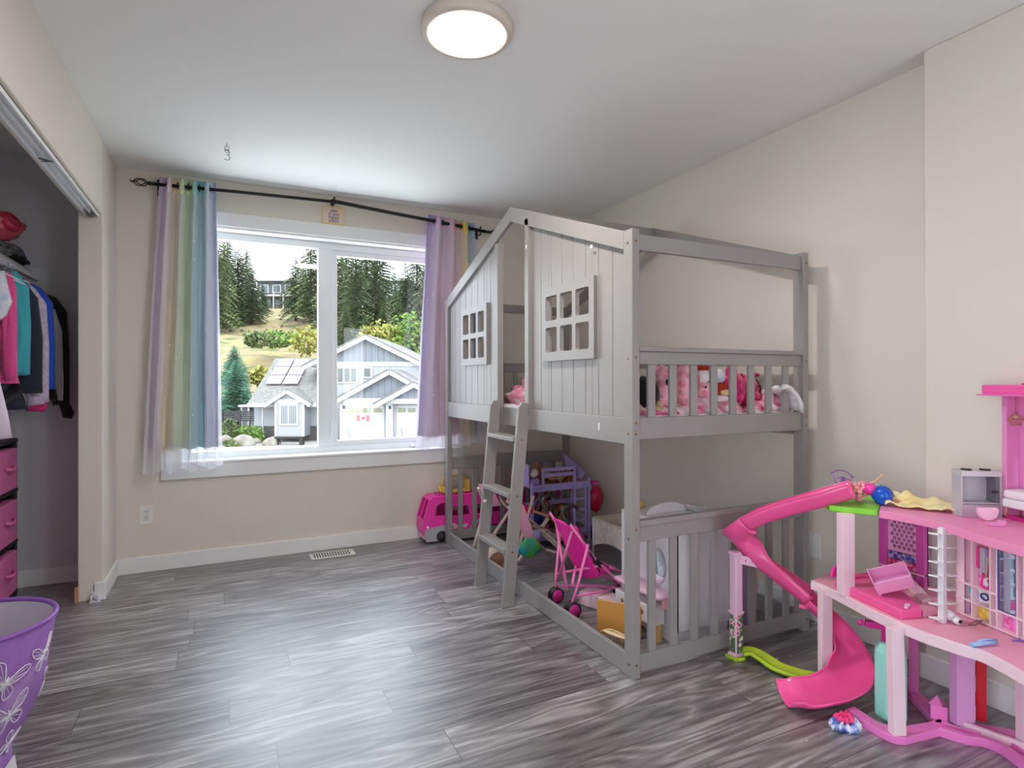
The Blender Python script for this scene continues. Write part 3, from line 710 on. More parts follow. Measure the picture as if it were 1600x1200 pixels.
m_dsid = ramp_mat('grey_board_siding', [(.0, sr(118, 124, 132)), (.1, sr(142, 148, 156))], .9, 0, .8, 'wave', stretch=(1, 0, 0))
m_wht = mat('white_exterior', sr(222, 222, 222), .6)
m_roof = ramp_mat('grey_shingle', [(.35, sr(122, 118, 112)), (.65, sr(158, 154, 148))], 6, 4, .95)
m_eglass = mat('exterior_window_glass', sr(96, 108, 108), .1, noise_amt=.35, noise_scale=1.5)
m_dark = mat('black_metal', sr(34, 34, 36), .5)
m_stone = ramp_mat('dark_ledge_stone', [(.3, sr(48, 48, 50)), (.7, sr(112, 110, 108))], 9, 3, .9, stretch=(1, 1, 4))
def shell(b, poly, y0, y1):  # polygon in x,z extruded in depth
    return b.prism(poly, y1-y0, (0, y0, 0), 'xz')
# ground and hill
prof = [(14, GZ), (30, GZ), (41, GZ), (44, -1.9), (50, .2), (58, 2.9), (68, 6.2), (80, 9.2), (95, 12.6), (112, 15.2), (140, 19), (200, 23)]
def hz(x, d):
    for (a, za), (c, zc) in zip(prof, prof[1:]):
        if d <= c:
            t = (d-a)/(c-a); z = za+(zc-za)*t; break
    if d > 42: z += 1.5*min(1, (d-42)/20)*(noise.noise(Vector((x*.08, d*.08, 2)))+.5*noise.noise(Vector((x*.25, d*.25, 7))))
    return z
b = MB(); ds = [12, 20, 30, 40, 42, 44, 46, 48, 50, 53, 56, 59, 62, 66, 70, 75, 80, 86, 92, 100, 110, 125, 145, 170, 200]
def f(u, v):
    d = ds[round(v*(len(ds)-1))]; x = (u-.5)*2*d*.95; return W(x, d, hz(x, max(d, 14.01)))
b.grid(f, 90, len(ds))
b = b.build('hillside_ground', m_hill, loc=(0, 0, GZ), recalc=False); struct(b)
struct(wm(MB().box(-10.5, 12, 14, 38, GZ, GZ+.04)).build('driveway_ground', m_drive))
struct(wm(MB().box(-26, -10.5, 14, 38, GZ, GZ+.03)).build('gravel_ground', ramp_mat('light_gravel', [(.35, sr(168, 160, 148)), (.65, sr(206, 202, 194))], 3, 6, .95)))

# two-storey house with the garage
D0 = 34.0
def X(u, D=D0): return (u-800)*D/905
def Z(v, D=D0): return 1.2+(593.5-v)*D/905
hs = thing('garage_house', 'pale grey two-storey house across the street with white gables and a garage', 'house', W(X(590), D0+4, GZ))
wm(MB().box(X(497), X(668), 37, 48, GZ, Z(566, 37))).build('upper_wall', m_siding, hs)
def gable(name, ul, ur, up, vb, vp, D, dep, face, over=.35, trim=.32):
    xl, xr, xp = X(ul, D), X(ur, D), X(up, D); zb, zp = Z(vb, D), Z(vp, D)
    wm(shell(MB(), [(xl, zb), (xr, zb), (xp, zp)], D, D+dep)).build(name+'_face', face, hs)
    for s, xe in ((-1, xl), (1, xr)):
        a = Vector((xp, 0, zp)); e_ = Vector((xe, 0, zb)); dr = (e_-a).normalized(); e2 = e_+dr*.55
        up_ = Vector((-dr.z, 0, dr.x)) if s > 0 else Vector((dr.z, 0, -dr.x))
        if up_.z < 0: up_ = -up_
        q = [a-up_*trim*.5, e2-up_*trim*.5, e2+up_*trim*.5, a+up_*trim*.5]
        b = MB(); vs = [(v.x, D-over, v.z) for v in q]+[(v.x, D-over+.1, v.z) for v in q]
        b.add(vs, [(0,1,2,3),(7,6,5,4),(0,4,5,1),(1,5,6,2),(2,6,7,3),(3,7,4,0)]); wm(b).build('barge_board', m_wht, hs)
        q = [a+up_*trim*.3, e2+up_*trim*.3, e2+up_*trim*.55, a+up_*trim*.55]
        b = MB(); vs = [(v.x, D-over-.06, v.z) for v in q]+[(v.x, D+dep, v.z) for v in q]
        b.add(vs, [(0,1,2,3),(7,6,5,4),(0,4,5,1),(1,5,6,2),(2,6,7,3),(3,7,4,0)]); wm(b).build('roof', m_roof, hs)
    wm(MB().box(xl, xr, D-.05, D, zb-.16, zb+.12)).build('trim_band', m_wht, hs)
gable('upper_gable', 488, 658, 573, 566, 524, 37, 11, m_dsid)
wm(MB().box(X(531), X(700), D0, 38, GZ, Z(622))).build('garage_wall', m_wht, hs)
gable('garage_gable', 528, 690, 610, 623, 578, D0, 4, m_dsid)
gable('small_gable', 600, 696, 648, 624, 598, D0-.6, 3, m_dsid)
wm(MB().box(X(606), X(616), D0-.55, D0, GZ, Z(623))).build('garage_pier', m_wht, hs)
def ewin(u0, u1, v0, v1, D, panes, frame=.1):
    t = wm(MB().box(X(u0, D)-frame, X(u1, D)+frame, D-.06, D, Z(v1, D)-frame, Z(v0, D)+frame)).build('window', m_wht, hs)
    w_ = (X(u1, D)-X(u0, D))/panes
    for k in range(panes): wm(MB().box(X(u0, D)+k*w_+.05, X(u0, D)+(k+1)*w_-.05, D-.08, D-.055, Z(v1, D), Z(v0, D))).build('pane', m_eglass, t)
ewin(527, 558, 573, 594, 37, 3); ewin(568, 580, 573, 586, 37, 1)
for u0, u1 in ((545, 601), (620, 676)):
    g = wm(MB().box(X(u0), X(u1), D0-.08, D0-.02, GZ+.02, Z(631))).build('garage_door', m_wht, hs)
    for k in range(3 if u0 < 600 else 4):
        a = u0+2.5+k*(18 if u0 < 600 else 15)
        wm(MB().box(X(a), X(a+(14 if u0 < 600 else 12)), D0-.1, D0-.075, Z(642), Z(635))).build('pane', mat('garage_glass', sr(150, 150, 118), .2), g)
    b = MB()
    for v in (645, 658, 671): b.box(X(u0), X(u1), D0-.085, D0-.079, Z(v)-.02, Z(v))
    wm(b).build('panel_joints', mat('joint_grey', sr(196, 196, 196), .7), g)
for u in (538, 612.5):
    wm(MB().box(X(u)-.06, X(u)+.06, D0-.62 if u > 600 else D0-.12, D0-.55 if u > 600 else D0, Z(636), Z(631))).build('wall_lamp', m_dark, hs)
# flag on the garage door
fl = thing('flag', 'red and white maple leaf flag on the garage door across the street', 'flag', W(X(568), D0-.12, Z(655)))
fx0_, fx1_, fz0_, fz1_ = X(558), X(578), Z(655), Z(646)
wd = fx1_-fx0_
m_fr = mat('flag_red', sr(214, 84, 92), .8); m_fw = mat('flag_white', sr(236, 232, 232), .8)
wm(MB().box(fx0_+wd*.25, fx1_-wd*.25, D0-.13, D0-.12, fz0_, fz1_)).build('white_field', m_fw, fl)
for a in (fx0_, fx1_-wd*.25): wm(MB().box(a, a+wd*.25, D0-.13, D0-.12, fz0_, fz1_)).build('red_bar', m_fr, fl)
lf = [(0, -.5), (.03, -.28), (.3, -.33), (.25, -.22), (.5, 0), (.42, .04), (.46, .2), (.3, .17), (.26, .25), (.12, .1), (.16, .38), (.08, .34), (0, .5)]
lf = lf+[(-a, c) for a, c in reversed(lf[1:-1])]
cx_, cz_ = (fx0_+fx1_)/2, (fz0_+fz1_)/2; hh = (fz1_-fz0_)*.85
wm(MB().prism([(cx_+a*hh, cz_+c*hh) for a, c in lf], .006, (0, D0-.136, 0), 'xz')).build('maple_leaf', m_fr, fl)
# patio chairs by the garage
def patio_chair(u, v, D, lab):
    x, z = X(u, D), GZ+.05; t = thing('patio_chair', lab, 'chair', W(x, D, z))
    wm(MB().obox((x, D, z+.42), (.5, .5, .04))).build('seat', m_dark, t)
    wm(MB().obox((x-.26, D, z+.75), (.04, .5, .7), rotm(0, -14, 0))).build('backrest', mat('pale_mesh', sr(170, 172, 172), .7), t)
    for a in (-.2, .2):
        for c in (-.2, .2): wm(MB().box(x+a-.02, x+a+.02, D+c-.02, D+c+.02, z, z+.42)).build('leg', m_dark, t)
patio_chair(552, 680, 31.6, 'dark patio chair on the driveway left of the flag')
patio_chair(636, 680, 31.6, 'patio chair on the driveway near the right curtain')

# single-storey house with solar panels
h2 = thing('solar_house', 'low white house across the street with grey shingles and a bay window', 'house', W(-14, 38, GZ))
wm(MB().box(X(397, 36), -11.95, 36, 46, GZ, -.15)).build('wall', m_siding, h2)
wm(MB().box(X(397, 36)-.02, -11.95, 35.93, 36, GZ, Z(663, 36))).build('stone_base', m_stone, h2)
def rp(x, t): return (x - .65*t, 35.3+5.7*t, -.25+2.95*t)
x0_, x1_ = -16.1, -11.9
b = MB(); q = [rp(x0_, 0), rp(x1_, 0), (x1_, 41, 2.7), rp(x0_, 1)]
vs = q+[(x, y, z+.15) for x, y, z in q]
b.add(vs, [(0,3,2,1),(4,5,6,7),(0,1,5,4),(1,2,6,5),(2,3,7,6),(3,0,4,7)]); wm(b).build('roof', m_roof, h2)
b = MB(); q = [rp(x0_, 1), (x1_, 41, 2.7), (x1_, 47, -.2), (x0_-.6, 47, -.2)]; vs = q+[(x, y, z+.15) for x, y, z in q]
b.add(vs, [(0,3,2,1),(4,5,6,7),(0,1,5,4),(1,2,6,5),(2,3,7,6),(3,0,4,7)]); wm(b).build('roof', m_roof, h2)
wm(MB().box(x0_, x1_, 35.2, 35.32, -.34, -.1)).build('gutter', m_wht, h2)
m_sol = ramp_mat('solar_glass', [(.0, sr(196, 184, 182)), (.08, sr(136, 120, 120))], 1.6, 0, .35, 'wave', stretch=(1, 0, 0))
for i in range(2):
    for j in range(3):
        a0, a1 = -15.62+i*1.08, -15.62+i*1.08+1.00; t0, t1 = .36+j*.2, .36+j*.2+.18
        q = [rp(a0, t0), rp(a1, t0), rp(a1, t1), rp(a0, t1)]; vs = [(x, y-.12, z+.22) for x, y, z in q]+[(x, y-.12, z+.27) for x, y, z in q]
        b = MB().add(vs, [(0,3,2,1),(4,5,6,7),(0,1,5,4),(1,2,6,5),(2,3,7,6),(3,0,4,7)]); wm(b).build('solar_panel', m_sol, h2)
D2 = 34.9
bx0_, bx1_ = X(430, D2), X(475, D2)
wm(MB().box(bx0_, bx1_, D2, 36, Z(679, D2), Z(620, D2))).build('bay', m_siding, h2)
b = MB(); b.box(bx0_-.03, bx0_+.13, D2-.04, D2, Z(679, D2), Z(624, D2)).box(bx1_-.13, bx1_+.03, D2-.04, D2, Z(679, D2), Z(624, D2)).box(bx0_, bx1_, D2-.04, D2, Z(627, D2), Z(622, D2))
wm(b).build('bay_trim', m_wht, h2)
xp_ = X(449, D2); zp_ = Z(609, D2)
wm(shell(MB(), [(X(426, D2), Z(624, D2)), (X(477, D2), Z(624, D2)), (xp_, zp_+.05)], D2+.05, 37)).build('bay_gable', m_siding, h2)
for xe, ze in ((X(414, D2), Z(632, D2)), (X(486, D2), Z(631, D2))):
    wm(MB().beam((xp_, D2-.1, zp_), (xe, D2-.1, ze), .2, .2)).build('barge_board', m_wht, h2)
    b = MB(); q = [(xp_, D2-.1, zp_+.1), (xe, D2-.1, ze+.1), (xe, 38, ze+.1), (xp_, 38, zp_+.1)]; vs = q+[(x, y, z+.08) for x, y, z in q]
    b.add(vs, [(0,3,2,1),(4,5,6,7),(0,1,5,4),(1,2,6,5),(2,3,7,6),(3,0,4,7)]); wm(b).build('bay_roof', m_roof, h2)
t = wm(MB().box(X(437, D2), X(466, D2), D2-.06, D2, Z(662, D2), Z(627, D2))).build('window', m_wht, h2)
for u in (439.5, 452.5): wm(MB().box(X(u, D2), X(u+10.5, D2), D2-.08, D2-.05, Z(659, D2), Z(631, D2))).build('pane', ramp_mat('curtained_glass', [(.3, sr(110, 118, 122)), (.7, sr(176, 180, 182))], 3, 0, .3, 'wave', stretch=(1, 0, 0)), t)
wm(MB().box(X(410.5, 35.6), X(412, 35.6), 35.5, 35.6, GZ, -.2)).build('downpipe', m_wht, h2)
bn = thing('garden_bench', 'dark legged bench on the gravel under the bay window', 'bench', W(X(452, 33.6), 33.6, GZ))
wm(MB().box(X(430, 33.6), X(475, 33.6), 33.4, 33.8, GZ+.42, GZ+.5)).build('seat', m_dark, bn)
for u in (431, 469): wm(MB().box(X(u, 33.6), X(u+5, 33.6), 33.42, 33.78, GZ, GZ+.42)).build('leg', m_dark, bn)
# fence, gate, pergola
fe = thing('slat_fence', 'black horizontal slat fence beside the low white house', 'fence', W(X(380, 37), 37, GZ))
for k in range(5): wm(MB().box(X(345, 37), X(402, 37), 37, 37.05, GZ+1.15+k*.14, GZ+1.26+k*.14)).build('slat', m_dark, fe)
for u in (347, 375, 401): wm(MB().box(X(u, 37)-.05, X(u, 37)+.05, 36.95, 37.05, GZ, GZ+1.9)).build('fence_post', m_dark, fe)
for k in range(9): wm(MB().box(X(377, 37)+k*.12, X(377, 37)+k*.12+.025, 36.96, 37, GZ+.05, GZ+1.1)).build('bar', m_dark, fe)
pg = thing('garden_shed', 'small white framed shed behind the slat fence', 'shed', W(X(388, 40), 40, GZ))
wm(MB().box(X(374, 40), X(404, 40), 39.8, 41.5, Z(633, 40), Z(630, 40))).build('roof', m_wht, pg)
for u in (377, 388, 400): wm(MB().box(X(u, 40)-.06, X(u, 40)+.06, 40, 40.1, GZ, Z(632, 40))).build('shed_post', m_wht, pg)
wm(MB().box(X(377, 40), X(383, 40), 40.3, 40.4, GZ, Z(633, 40))).build('side_wall', m_dsid, pg)
wm(MB().box(X(383, 40), X(402, 40), 40.9, 41, GZ, Z(641, 40))).build('side_wall', m_siding, pg)
wm(MB().box(X(385, 40), X(401, 40), 40.2, 40.3, Z(640, 40), Z(635, 40))).build('beam', m_dark, pg)

# houses on the hill
def hill_house(u0, u1, vt, vb, D, lab, flip=1):
    x0, x1, zt, zb = X(u0, D), X(u1, D), Z(vt, D), Z(vb, D); w_ = x1-x0; h_ = zt-zb
    t = thing('hill_house', lab, 'house', W((x0+x1)/2, D, zb))
    wm(MB().box(x0, x1, D, D+8, zb+h_*.38, zt)).build('upper_wall', mat('charcoal_siding', sr(92, 96, 100), .8), t)
    wm(MB().box(x0+w_*.05, x1-w_*.02, D+1, D+8, zb-3, zb+h_*.38)).build('lower_wall', mat('brown_siding', sr(120, 116, 112), .8), t)
    zr = zt+h_*.3
    b = MB(); q = [(x0-.6, D-.7, zt), (x1+.6, D-.7, zt), (x1+.6, D+9, zt), (x0-.6, D+9, zt), (x0+w_*.3, D+4, zr), (x1-w_*.3, D+4, zr)]
    b.add(q, [(0,3,2,1),(0,1,5,4),(1,2,5),(2,3,4,5),(3,0,4)]); wm(b).build('roof', mat('hill_roof', sr(140, 138, 138), .9), t)
    for k, (a, c) in enumerate(((.08, .3), (.4, .62), (.72, .92))):
        f_ = wm(MB().box(x0+w_*a, x0+w_*c, D-.1, D, zb+h_*.52, zb+h_*.86)).build('window', m_wht, t)
        wm(MB().box(x0+w_*a+.15, x0+w_*c-.15, D-.14, D-.09, zb+h_*.55, zb+h_*.83)).build('pane', m_eglass, f_)
    wm(MB().box(x0-.2, x1+.2, D-1.4, D, zb+h_*.34, zb+h_*.40)).build('deck', m_wht, t)
    for k in range(5): wm(MB().box(x0+w_*k/4-.08, x0+w_*k/4+.08, D-1.4, D-1.25, zb-2, zb+h_*.52)).build('deck_post', m_wht, t)
    for k in range(3): wm(MB().box(x0+w_*(.12+.3*k), x0+w_*(.3+.3*k), D+.9, D+1, zb, zb+h_*.3)).build('window', m_eglass, t)
hill_house(402, 462, 437, 474, 108, 'dark grey house with a white deck on the hill, seen in the left pane')
hill_house(597, 640, 437, 474, 104, 'grey house on the hill half hidden by trees in the right pane')

# ---- trees
def leaf_mat(name, a, c, d):
    return ramp_mat(name, [(.3, sr(*a)), (.5, sr(*c)), (.72, sr(*d))], 1.1, 3, .85)
m_fir = leaf_mat('fir_green', (44, 64, 34), (84, 110, 56), (134, 152, 92))
m_fir2 = leaf_mat('cedar_green', (64, 82, 44), (112, 132, 74), (168, 176, 116))
m_spr = leaf_mat('blue_spruce', (44, 104, 84), (84, 150, 122), (130, 186, 156))
m_yel = leaf_mat('yellow_shrub', (120, 118, 30), (168, 168, 60), (206, 200, 110))
m_lime = leaf_mat('lime_shrub', (70, 110, 26), (110, 150, 44), (150, 180, 72))
m_bark = mat('bark', sr(74, 62, 52), .9)
def conifer(name, lab, h, r, m, seed, loc, group=None, dens=1.0, droop=.35, bare=.08, irr=.5):
    rng = random.Random(seed)
    t = thing(name, lab, 'tree' if 'shrub' not in name else 'shrub', loc, group)
    O = Vector(loc)
    MB().tube([O+Vector((0, 0, -.5)), O+Vector((0, 0, h*.5)), O+Vector((0, 0, h))], [.016*h, .009*h, .001*h], 6).build('trunk', m_bark, t)
    b = MB(); n = int(210*dens)
    for i in range(n):
        z = h*(bare+(1-bare)*(i/n)**.85); q = 1-(z/h); L_ = r*(q**.8)*(1-irr*rng.random())+.12
        a = i*2.39996+rng.random()*.5; d = Vector((math.cos(a), math.sin(a), 0)); s_ = Vector((-d.y, d.x, 0))
        k = 7
        for j in range(1, k+1):
            f_ = j/k; p = O+Vector((0, 0, z))+d*L_*f_+Vector((0, 0, -droop*L_*f_*f_+.12*L_*f_))
            for sd in (-1, 1):
                wl = L_*.36*(1.15-f_*.8)*(.6+.8*rng.random())
                tip = p+s_*sd*wl+d*wl*.7+Vector((0, 0, -.35*wl+rng.uniform(-.1, .1)*wl))
                c0 = p-d*L_*.07; c1 = p+d*L_*.09+Vector((0, 0, .02*L_))
                b.add([c0, c1, tip], [(0, 1, 2)])
                b.add([p+Vector((0, 0, .04*L_)), p+d*L_*.12+s_*sd*wl*.3+Vector((0, 0, -.12*L_*rng.random())), p+s_*sd*wl*.55+Vector((0, 0, -.05*L_))], [(0, 1, 2)])
    b.build('foliage', m, t, recalc=False)
    return t
def shrub(name, lab, c, r, m, seed, cat='shrub', group=None, n=700, leaf=.12):
    rng = random.Random(seed); t = thing(name, lab, cat, c, group); C0 = Vector(c)
    for k in range(3):
        pass
    MB().tube([C0, C0+Vector((0, 0, r[2]*.5)), C0+Vector((r[0]*.2, 0, r[2]*1.1))], [r[0]*.06, r[0]*.04, .01], 5).build('stem', m_bark, t)
    b = MB()
    for i in range(n):
        d = Vector((rng.gauss(0, 1), rng.gauss(0, 1), rng.gauss(0, 1))).normalized(); k = (.55+.45*rng.random())*(1+.35*noise.noise(d*2.2+Vector((seed, 0, 0))))
        p = C0+Vector((d.x*r[0]*k, d.y*r[1]*k, r[2]*.9+d.z*r[2]*k))
        u = Vector((rng.gauss(0, 1), rng.gauss(0, 1), rng.gauss(0, 1))).normalized()*leaf*(.6+.8*rng.random()); v = u.orthogonal()
        b.add([p-u, p+v*.8, p+u, p-v*.8], [(0, 1, 2, 3)])
    b.build('foliage', m, t, recalc=False)
    return t
GRP = 'conifers on the hillside'
LAB = 'dark green conifer on the hillside behind the houses'
pro = [conifer('conifer_tree', LAB, 13, 3.6, m_fir, 1, W(-40, 84, 9), GRP),
       conifer('conifer_tree', LAB, 14, 4.2, m_fir2, 2, W(-43, 78, 8), GRP, droop=.6, irr=.6),
       conifer('conifer_tree', LAB, 9, 3.0, m_fir, 3, W(-37, 90, 10.5), GRP, irr=.6)]
rng = random.Random(11); used_ = set()
for u, D, k, s in ((350, 78, 1, .9), (372, 82, 0, .95), (394, 80, 2, .95), (356, 92, 0, 1.05), (340, 70, 1, .9), (410, 88, 2, .6), (385, 100, 0, .9),
                   (462, 84, 1, .8), (486, 80, 1, .98), (508, 84, 0, 1.0), (474, 96, 0, .9), (498, 70, 2, .6),
                   (524, 70, 1, 1.0), (541, 76, 1, 1.05), (556, 68, 0, .9), (572, 80, 1, 1.05), (586, 70, 0, .85), (600, 64, 2, .62), (594, 92, 0, 1.1),
                   (634, 68, 0, .8), (652, 74, 1, 1.0), (670, 66, 1, .95), (690, 74, 0, 1.1), (618, 76, 2, .6), (540, 60, 2, .7), (570, 60, 2, .62), (655, 60, 2, .7), (616, 112, 2, 1.0),
                   (710, 66, 1, 1.0), (735, 72, 0, 1.1), (325, 74, 0, 1.0), (300, 78, 1, 1.1), (275, 70, 0, 1)):
    x = (u-800)*D/905; z = hz(x, D)-.2
    rz_ = rng.random()*6; sz_ = s*rng.uniform(.92, 1.05)
    if k not in used_: q_ = pro[k]; used_.add(k); q_.location = W(x, D, z); q_.rotation_euler = (0, 0, rz_); q_.scale = (s, s, sz_)
    else: dup(pro[k], W(x, D, z), rz_, scale=(s, s, sz_))
conifer('spruce_tree', 'bright blue-green young spruce left of the low house', 5.2, 2.1, m_spr, 21, W((368-800)*43/905, 43, GZ+.1), dens=1.1, droop=.1, irr=.25)
conifer('spruce_tree', 'small blue-green spruce on the slope above the larger one', 3.6, 1.6, m_spr, 22, W((366-800)*52/905, 52, .9), dens=.8, droop=.2, irr=.3)
for u, v, D, r, m, nm, lab in ((433, 540, 58, (2.4, 1.5, .9), m_lime, 'broom_shrub', 'lime green broom thicket on the slope in the left pane'),
                    (483, 552, 56, (1.9, 1.5, 1.4), m_yel, 'gorse_shrub', 'yellow gorse mound on the slope beside the window mullion'),
                    (402, 540, 56, (1.2, 1.2, .8), m_fir2, 'broom_shrub', 'dull green shrub on the slope left of the lime thicket'),
                    (597, 545, 50, (2.2, 1.5, 1.3), m_yel, 'gorse_shrub', 'yellow-green brush behind the tall gable'),
                    (645, 560, 50, (1.9, 1.4, 2.2), m_lime, 'broom_shrub', 'green brush right of the tall gable'),
                    (412, 600, 46, (1.0, 1.0, .8), m_yel, 'gorse_shrub', 'yellow brush behind the roof of the low house'),
                    (388, 686, 35, (.95, .6, .55), m_lime, 'garden_shrub', 'yellow-green garden shrub in front of the black fence'),
                    (358, 690, 34.5, (.5, .5, .75), m_fir2, 'garden_shrub', 'small dark green shrub beside the left curtain'),
                    (366, 697, 33, (.6, .4, .22), m_fir2, 'garden_shrub', 'low green groundcover among the rocks')):
    x = (u-800)*D/905; shrub(nm, lab, W(x, D, Z(v, D) if v < 610 else GZ), r, m, u, n=600 if D > 40 else 900, leaf=.16 if D > 40 else .07)
m_rock = ramp_mat('pale_rock', [(.3, sr(120, 112, 102)), (.5, sr(176, 168, 156)), (.7, sr(206, 202, 194))], 1.4, 5, .9)
for k, (u, D, r, lab) in enumerate(((383, 33.2, (.62, .4, .42), 'grey boulder in front of the yellow-green shrub'), (424, 33.5, (.5, .35, .3), 'pale boulder left of the garden bench'), (352, 33.6, (.4, .3, .38), 'pale boulder beside the left curtain edge'), (400, 34.6, (.3, .3, .2), 'small rock by the corner of the low house'))):
    b = MB(); n0 = len(b.v); b.ell((0, 0, 0), r, n=18)
    b.v = [v*(1+.35*noise.noise(v*2.3+Vector((k*5, 0, 0)))) for v in b.v]
    x = (u-800)*D/905; o = W(x, D, GZ+r[2]*.6); b.v = [v+o for v in b.v]
    tag(b.build('boulder', m_rock), lab, 'rock')

sr = _sr
# ================================================================== house-shaped loft bed
m_grey = mat('grey_painted_wood', sr(147, 143, 142), .38, noise_amt=.03, noise_scale=6)
m_bolt = mat('bronze_bolt', sr(150, 110, 84), .35, .8)
m_chip = mat('bare_chip', sr(240, 238, 234), .6)
BX0, BX1, BY0, BY1 = 1.459, 2.513, 1.871, 4.10
PW, PD = .037, .057      # post sizes in x and y
EZ, PKZ, PKY = 1.815, 2.20, 2.985
bed = thing('loft_bed', 'grey wooden house-shaped loft bed with plank panels, slatted ends and cut-out windows', 'bed', (BX0, PKY, 0))
def post(x0, y0, z1, z0=0, w_=PW, d_=PD):
    return MB().box(x0, x0+w_, y0, y0+d_, z0, z1).build('post', m_grey, bed, bevel=.003)
posts = [post(BX0, BY0, EZ), post(BX1-PW, BY0, EZ), post(BX0, BY1-PD, EZ-.01), post(BX1-PW, BY1-PD, EZ-.01)]
# door posts of the front gable
def rz(y): return PKZ - (PKZ-EZ)*abs(y-PKY)/(PKY-BY0)     # roof line height over y
post(BX0, 2.765, 2.085, .935, .04, .045)
post(BX0, 3.16, 2.03, .935, .04, .045)
# rafters, front and back gables
def rafter(x, name='rafter'):
    for s in (-1, 1):
        ye = BY0+PD if s < 0 else BY1-PD
        y0_, z0_ = PKY, PKZ
        z1_ = EZ + .0
        t = Vector((0, ye-PKY, z1_-PKZ)).normalized(); n_ = Vector((0, -t.z, t.y));
        if n_.z > 0: n_ = -n_
        W = .078
        a = Vector((x, PKY, PKZ)); c = Vector((x, ye, z1_)); drop = Vector((0, 0, -W/abs(n_.z)))
        k = -.03 if s < 0 else -.03
        b = MB(); vs = [a, c, c+drop*.92, a+drop]
        vs2 = [v+Vector((.022, 0, 0)) for v in vs]
        b.add(vs+vs2, [(0,1,2,3),(7,6,5,4),(0,4,5,1),(1,5,6,2),(2,6,7,3),(3,7,4,0)])
        b.build(name, m_grey, bed, bevel=.002)
rafter(BX0-.0)
rafter(BX1-.022)
MB().beam((BX0+.02, PKY, PKZ-.045), (BX1-.022, PKY, PKZ-.045), .022, .075).build('ridge_beam', m_grey, bed, bevel=.002)
for y in (BY0+.012, BY1-.034):
    MB().box(BX0+PW, BX1-PW, y, y+.022, 1.733, 1.797).build('eave_beam', m_grey, bed, bevel=.002)
# plank panels of the front
PX = BX0+.022
def panel(ya, yb, wy0, wy1, wz0, wz1, n):
    b = MB(); wd = (yb-ya)/n
    for k in range(n):
        a, c = ya+k*wd+.0012, ya+(k+1)*wd-.0012
        top = lambda y: rz(y)-.05
        def quad(a, c, z0, za, zc):
            vs = [(PX, a, z0), (PX, c, z0), (PX, c, zc), (PX, a, za)]; vs += [(x+.012, y, z) for x, y, z in vs]
            b.add(vs, [(0,1,2,3),(7,6,5,4),(0,4,5,1),(1,5,6,2),(2,6,7,3),(3,7,4,0)])
        for (u, v_) in ((a, min(c, wy0)), (max(a, wy1), c)):
            if v_-u > .002: quad(u, v_, .95, top(u), top(v_))
        u, v_ = max(a, wy0), min(c, wy1)
        if v_-u > .002: quad(u, v_, .95, wz0, wz0); quad(u, v_, wz1, top(u), top(v_))
    b.build('plank_panel', m_grey, bed, bevel=.0022)
    MB().box(PX+.012, PX+.016, ya, yb, .95, wz0).box(PX+.012, PX+.016, ya, wy0, wz0, wz1).box(PX+.012, PX+.016, wy1, yb, wz0, wz1).build('panel_backing', m_grey, bed)
    # raised window frame with six rounded openings
    oy0, oy1, oz0, oz1 = wy0-.04, wy1+.04, wz0-.045, wz1+.045
    holes = []; cw = (wy1-wy0-.03*2)/3; ch = (wz1-wz0-.034)/2
    for i in range(3):
        for j in range(2):
            h0 = wy0+i*(cw+.03); v0 = wz0+j*(ch+.034)
            holes.append(rrect(h0, h0+cw, v0, v0+ch, .012))
    plate(rrect(oy0, oy1, oz0, oz1, .004, 2), holes, .022, lambda a, b_, c: (PX-.02+c, a, b_)).build('window_frame', m_grey, bed, bevel=.0015)
panel(BY0+PD, 2.765, 2.186, 2.580, 1.346, 1.628, 8)
panel(3.205, BY1-PD, 3.372, 3.735, 1.352, 1.650, 8)
for ya, yb in ((BY0+PD, 2.765), (3.205, BY1-PD)):
    MB().box(BX0+.004, BX0+.024, ya, yb, .94, 1.048).build('side_rail', m_grey, bed, bevel=.003)
MB().box(BX0+.03, BX0+.05, 2.81, 3.16, .94, 1.045).build('side_rail', m_grey, bed, bevel=.003)
MB().box(BX1-.05, BX1-.028, BY0+PD, BY1-PD, .94, 1.048).build('side_rail', m_grey, bed, bevel=.003)
MB().box(BX0+.004, BX0+.024, BY0+PD, BY1-PD, .0, .086).build('base_rail', m_grey, bed, bevel=.004)
MB().box(BX1-.026, BX1-.006, BY0+PD, BY1-PD, .0, .086).build('base_rail', m_grey, bed, bevel=.004)
# slatted ends
sl = [1.5725, 1.687, 1.803, 1.920, 2.036, 2.150, 2.263, 2.377]
for e, (y, sg) in enumerate(((BY0+.012, 1), (BY1-.034, -1))):
    y1 = y+.022; ym = y+.005
    def rail(z0, z1, nm='end_rail', a=0, c=0): MB().box(BX0+PW, BX1-PW, y-a, y1+c, z0, z1).build(nm, m_grey, bed, bevel=.003)
    rail(1.321, 1.341, 'cap_rail', .012 if e == 0 else 0, 0 if e == 0 else .012); rail(1.268, 1.321); rail(.962, 1.050)
    rail(.610, .634, 'cap_rail', .012 if e == 0 else 0, 0 if e == 0 else .012); rail(.545, .610); rail(.018, .086)
    for xs in sl:
        MB().box(xs-.019, xs+.019, ym, ym+.014, 1.05, 1.268).build('slat', m_grey, bed, bevel=.002)
        MB().box(xs-.019, xs+.019, ym, ym+.014, .086, .545).build('slat', m_grey, bed, bevel=.002)
# back guard rail and deck slats under the mattress
MB().box(BX1-.05, BX1-.03, BY0+PD, BY1-PD, 1.28, 1.341).build('guard_rail', m_grey, bed, bevel=.003)
b = MB()
for k in range(12): y = BY0+.1+k*.178; b.box(BX0+.05, BX1-.05, y, y+.06, .955, .97)
b.build('deck_slats', mat('pine_slat', sr(206, 178, 140), .6), bed)
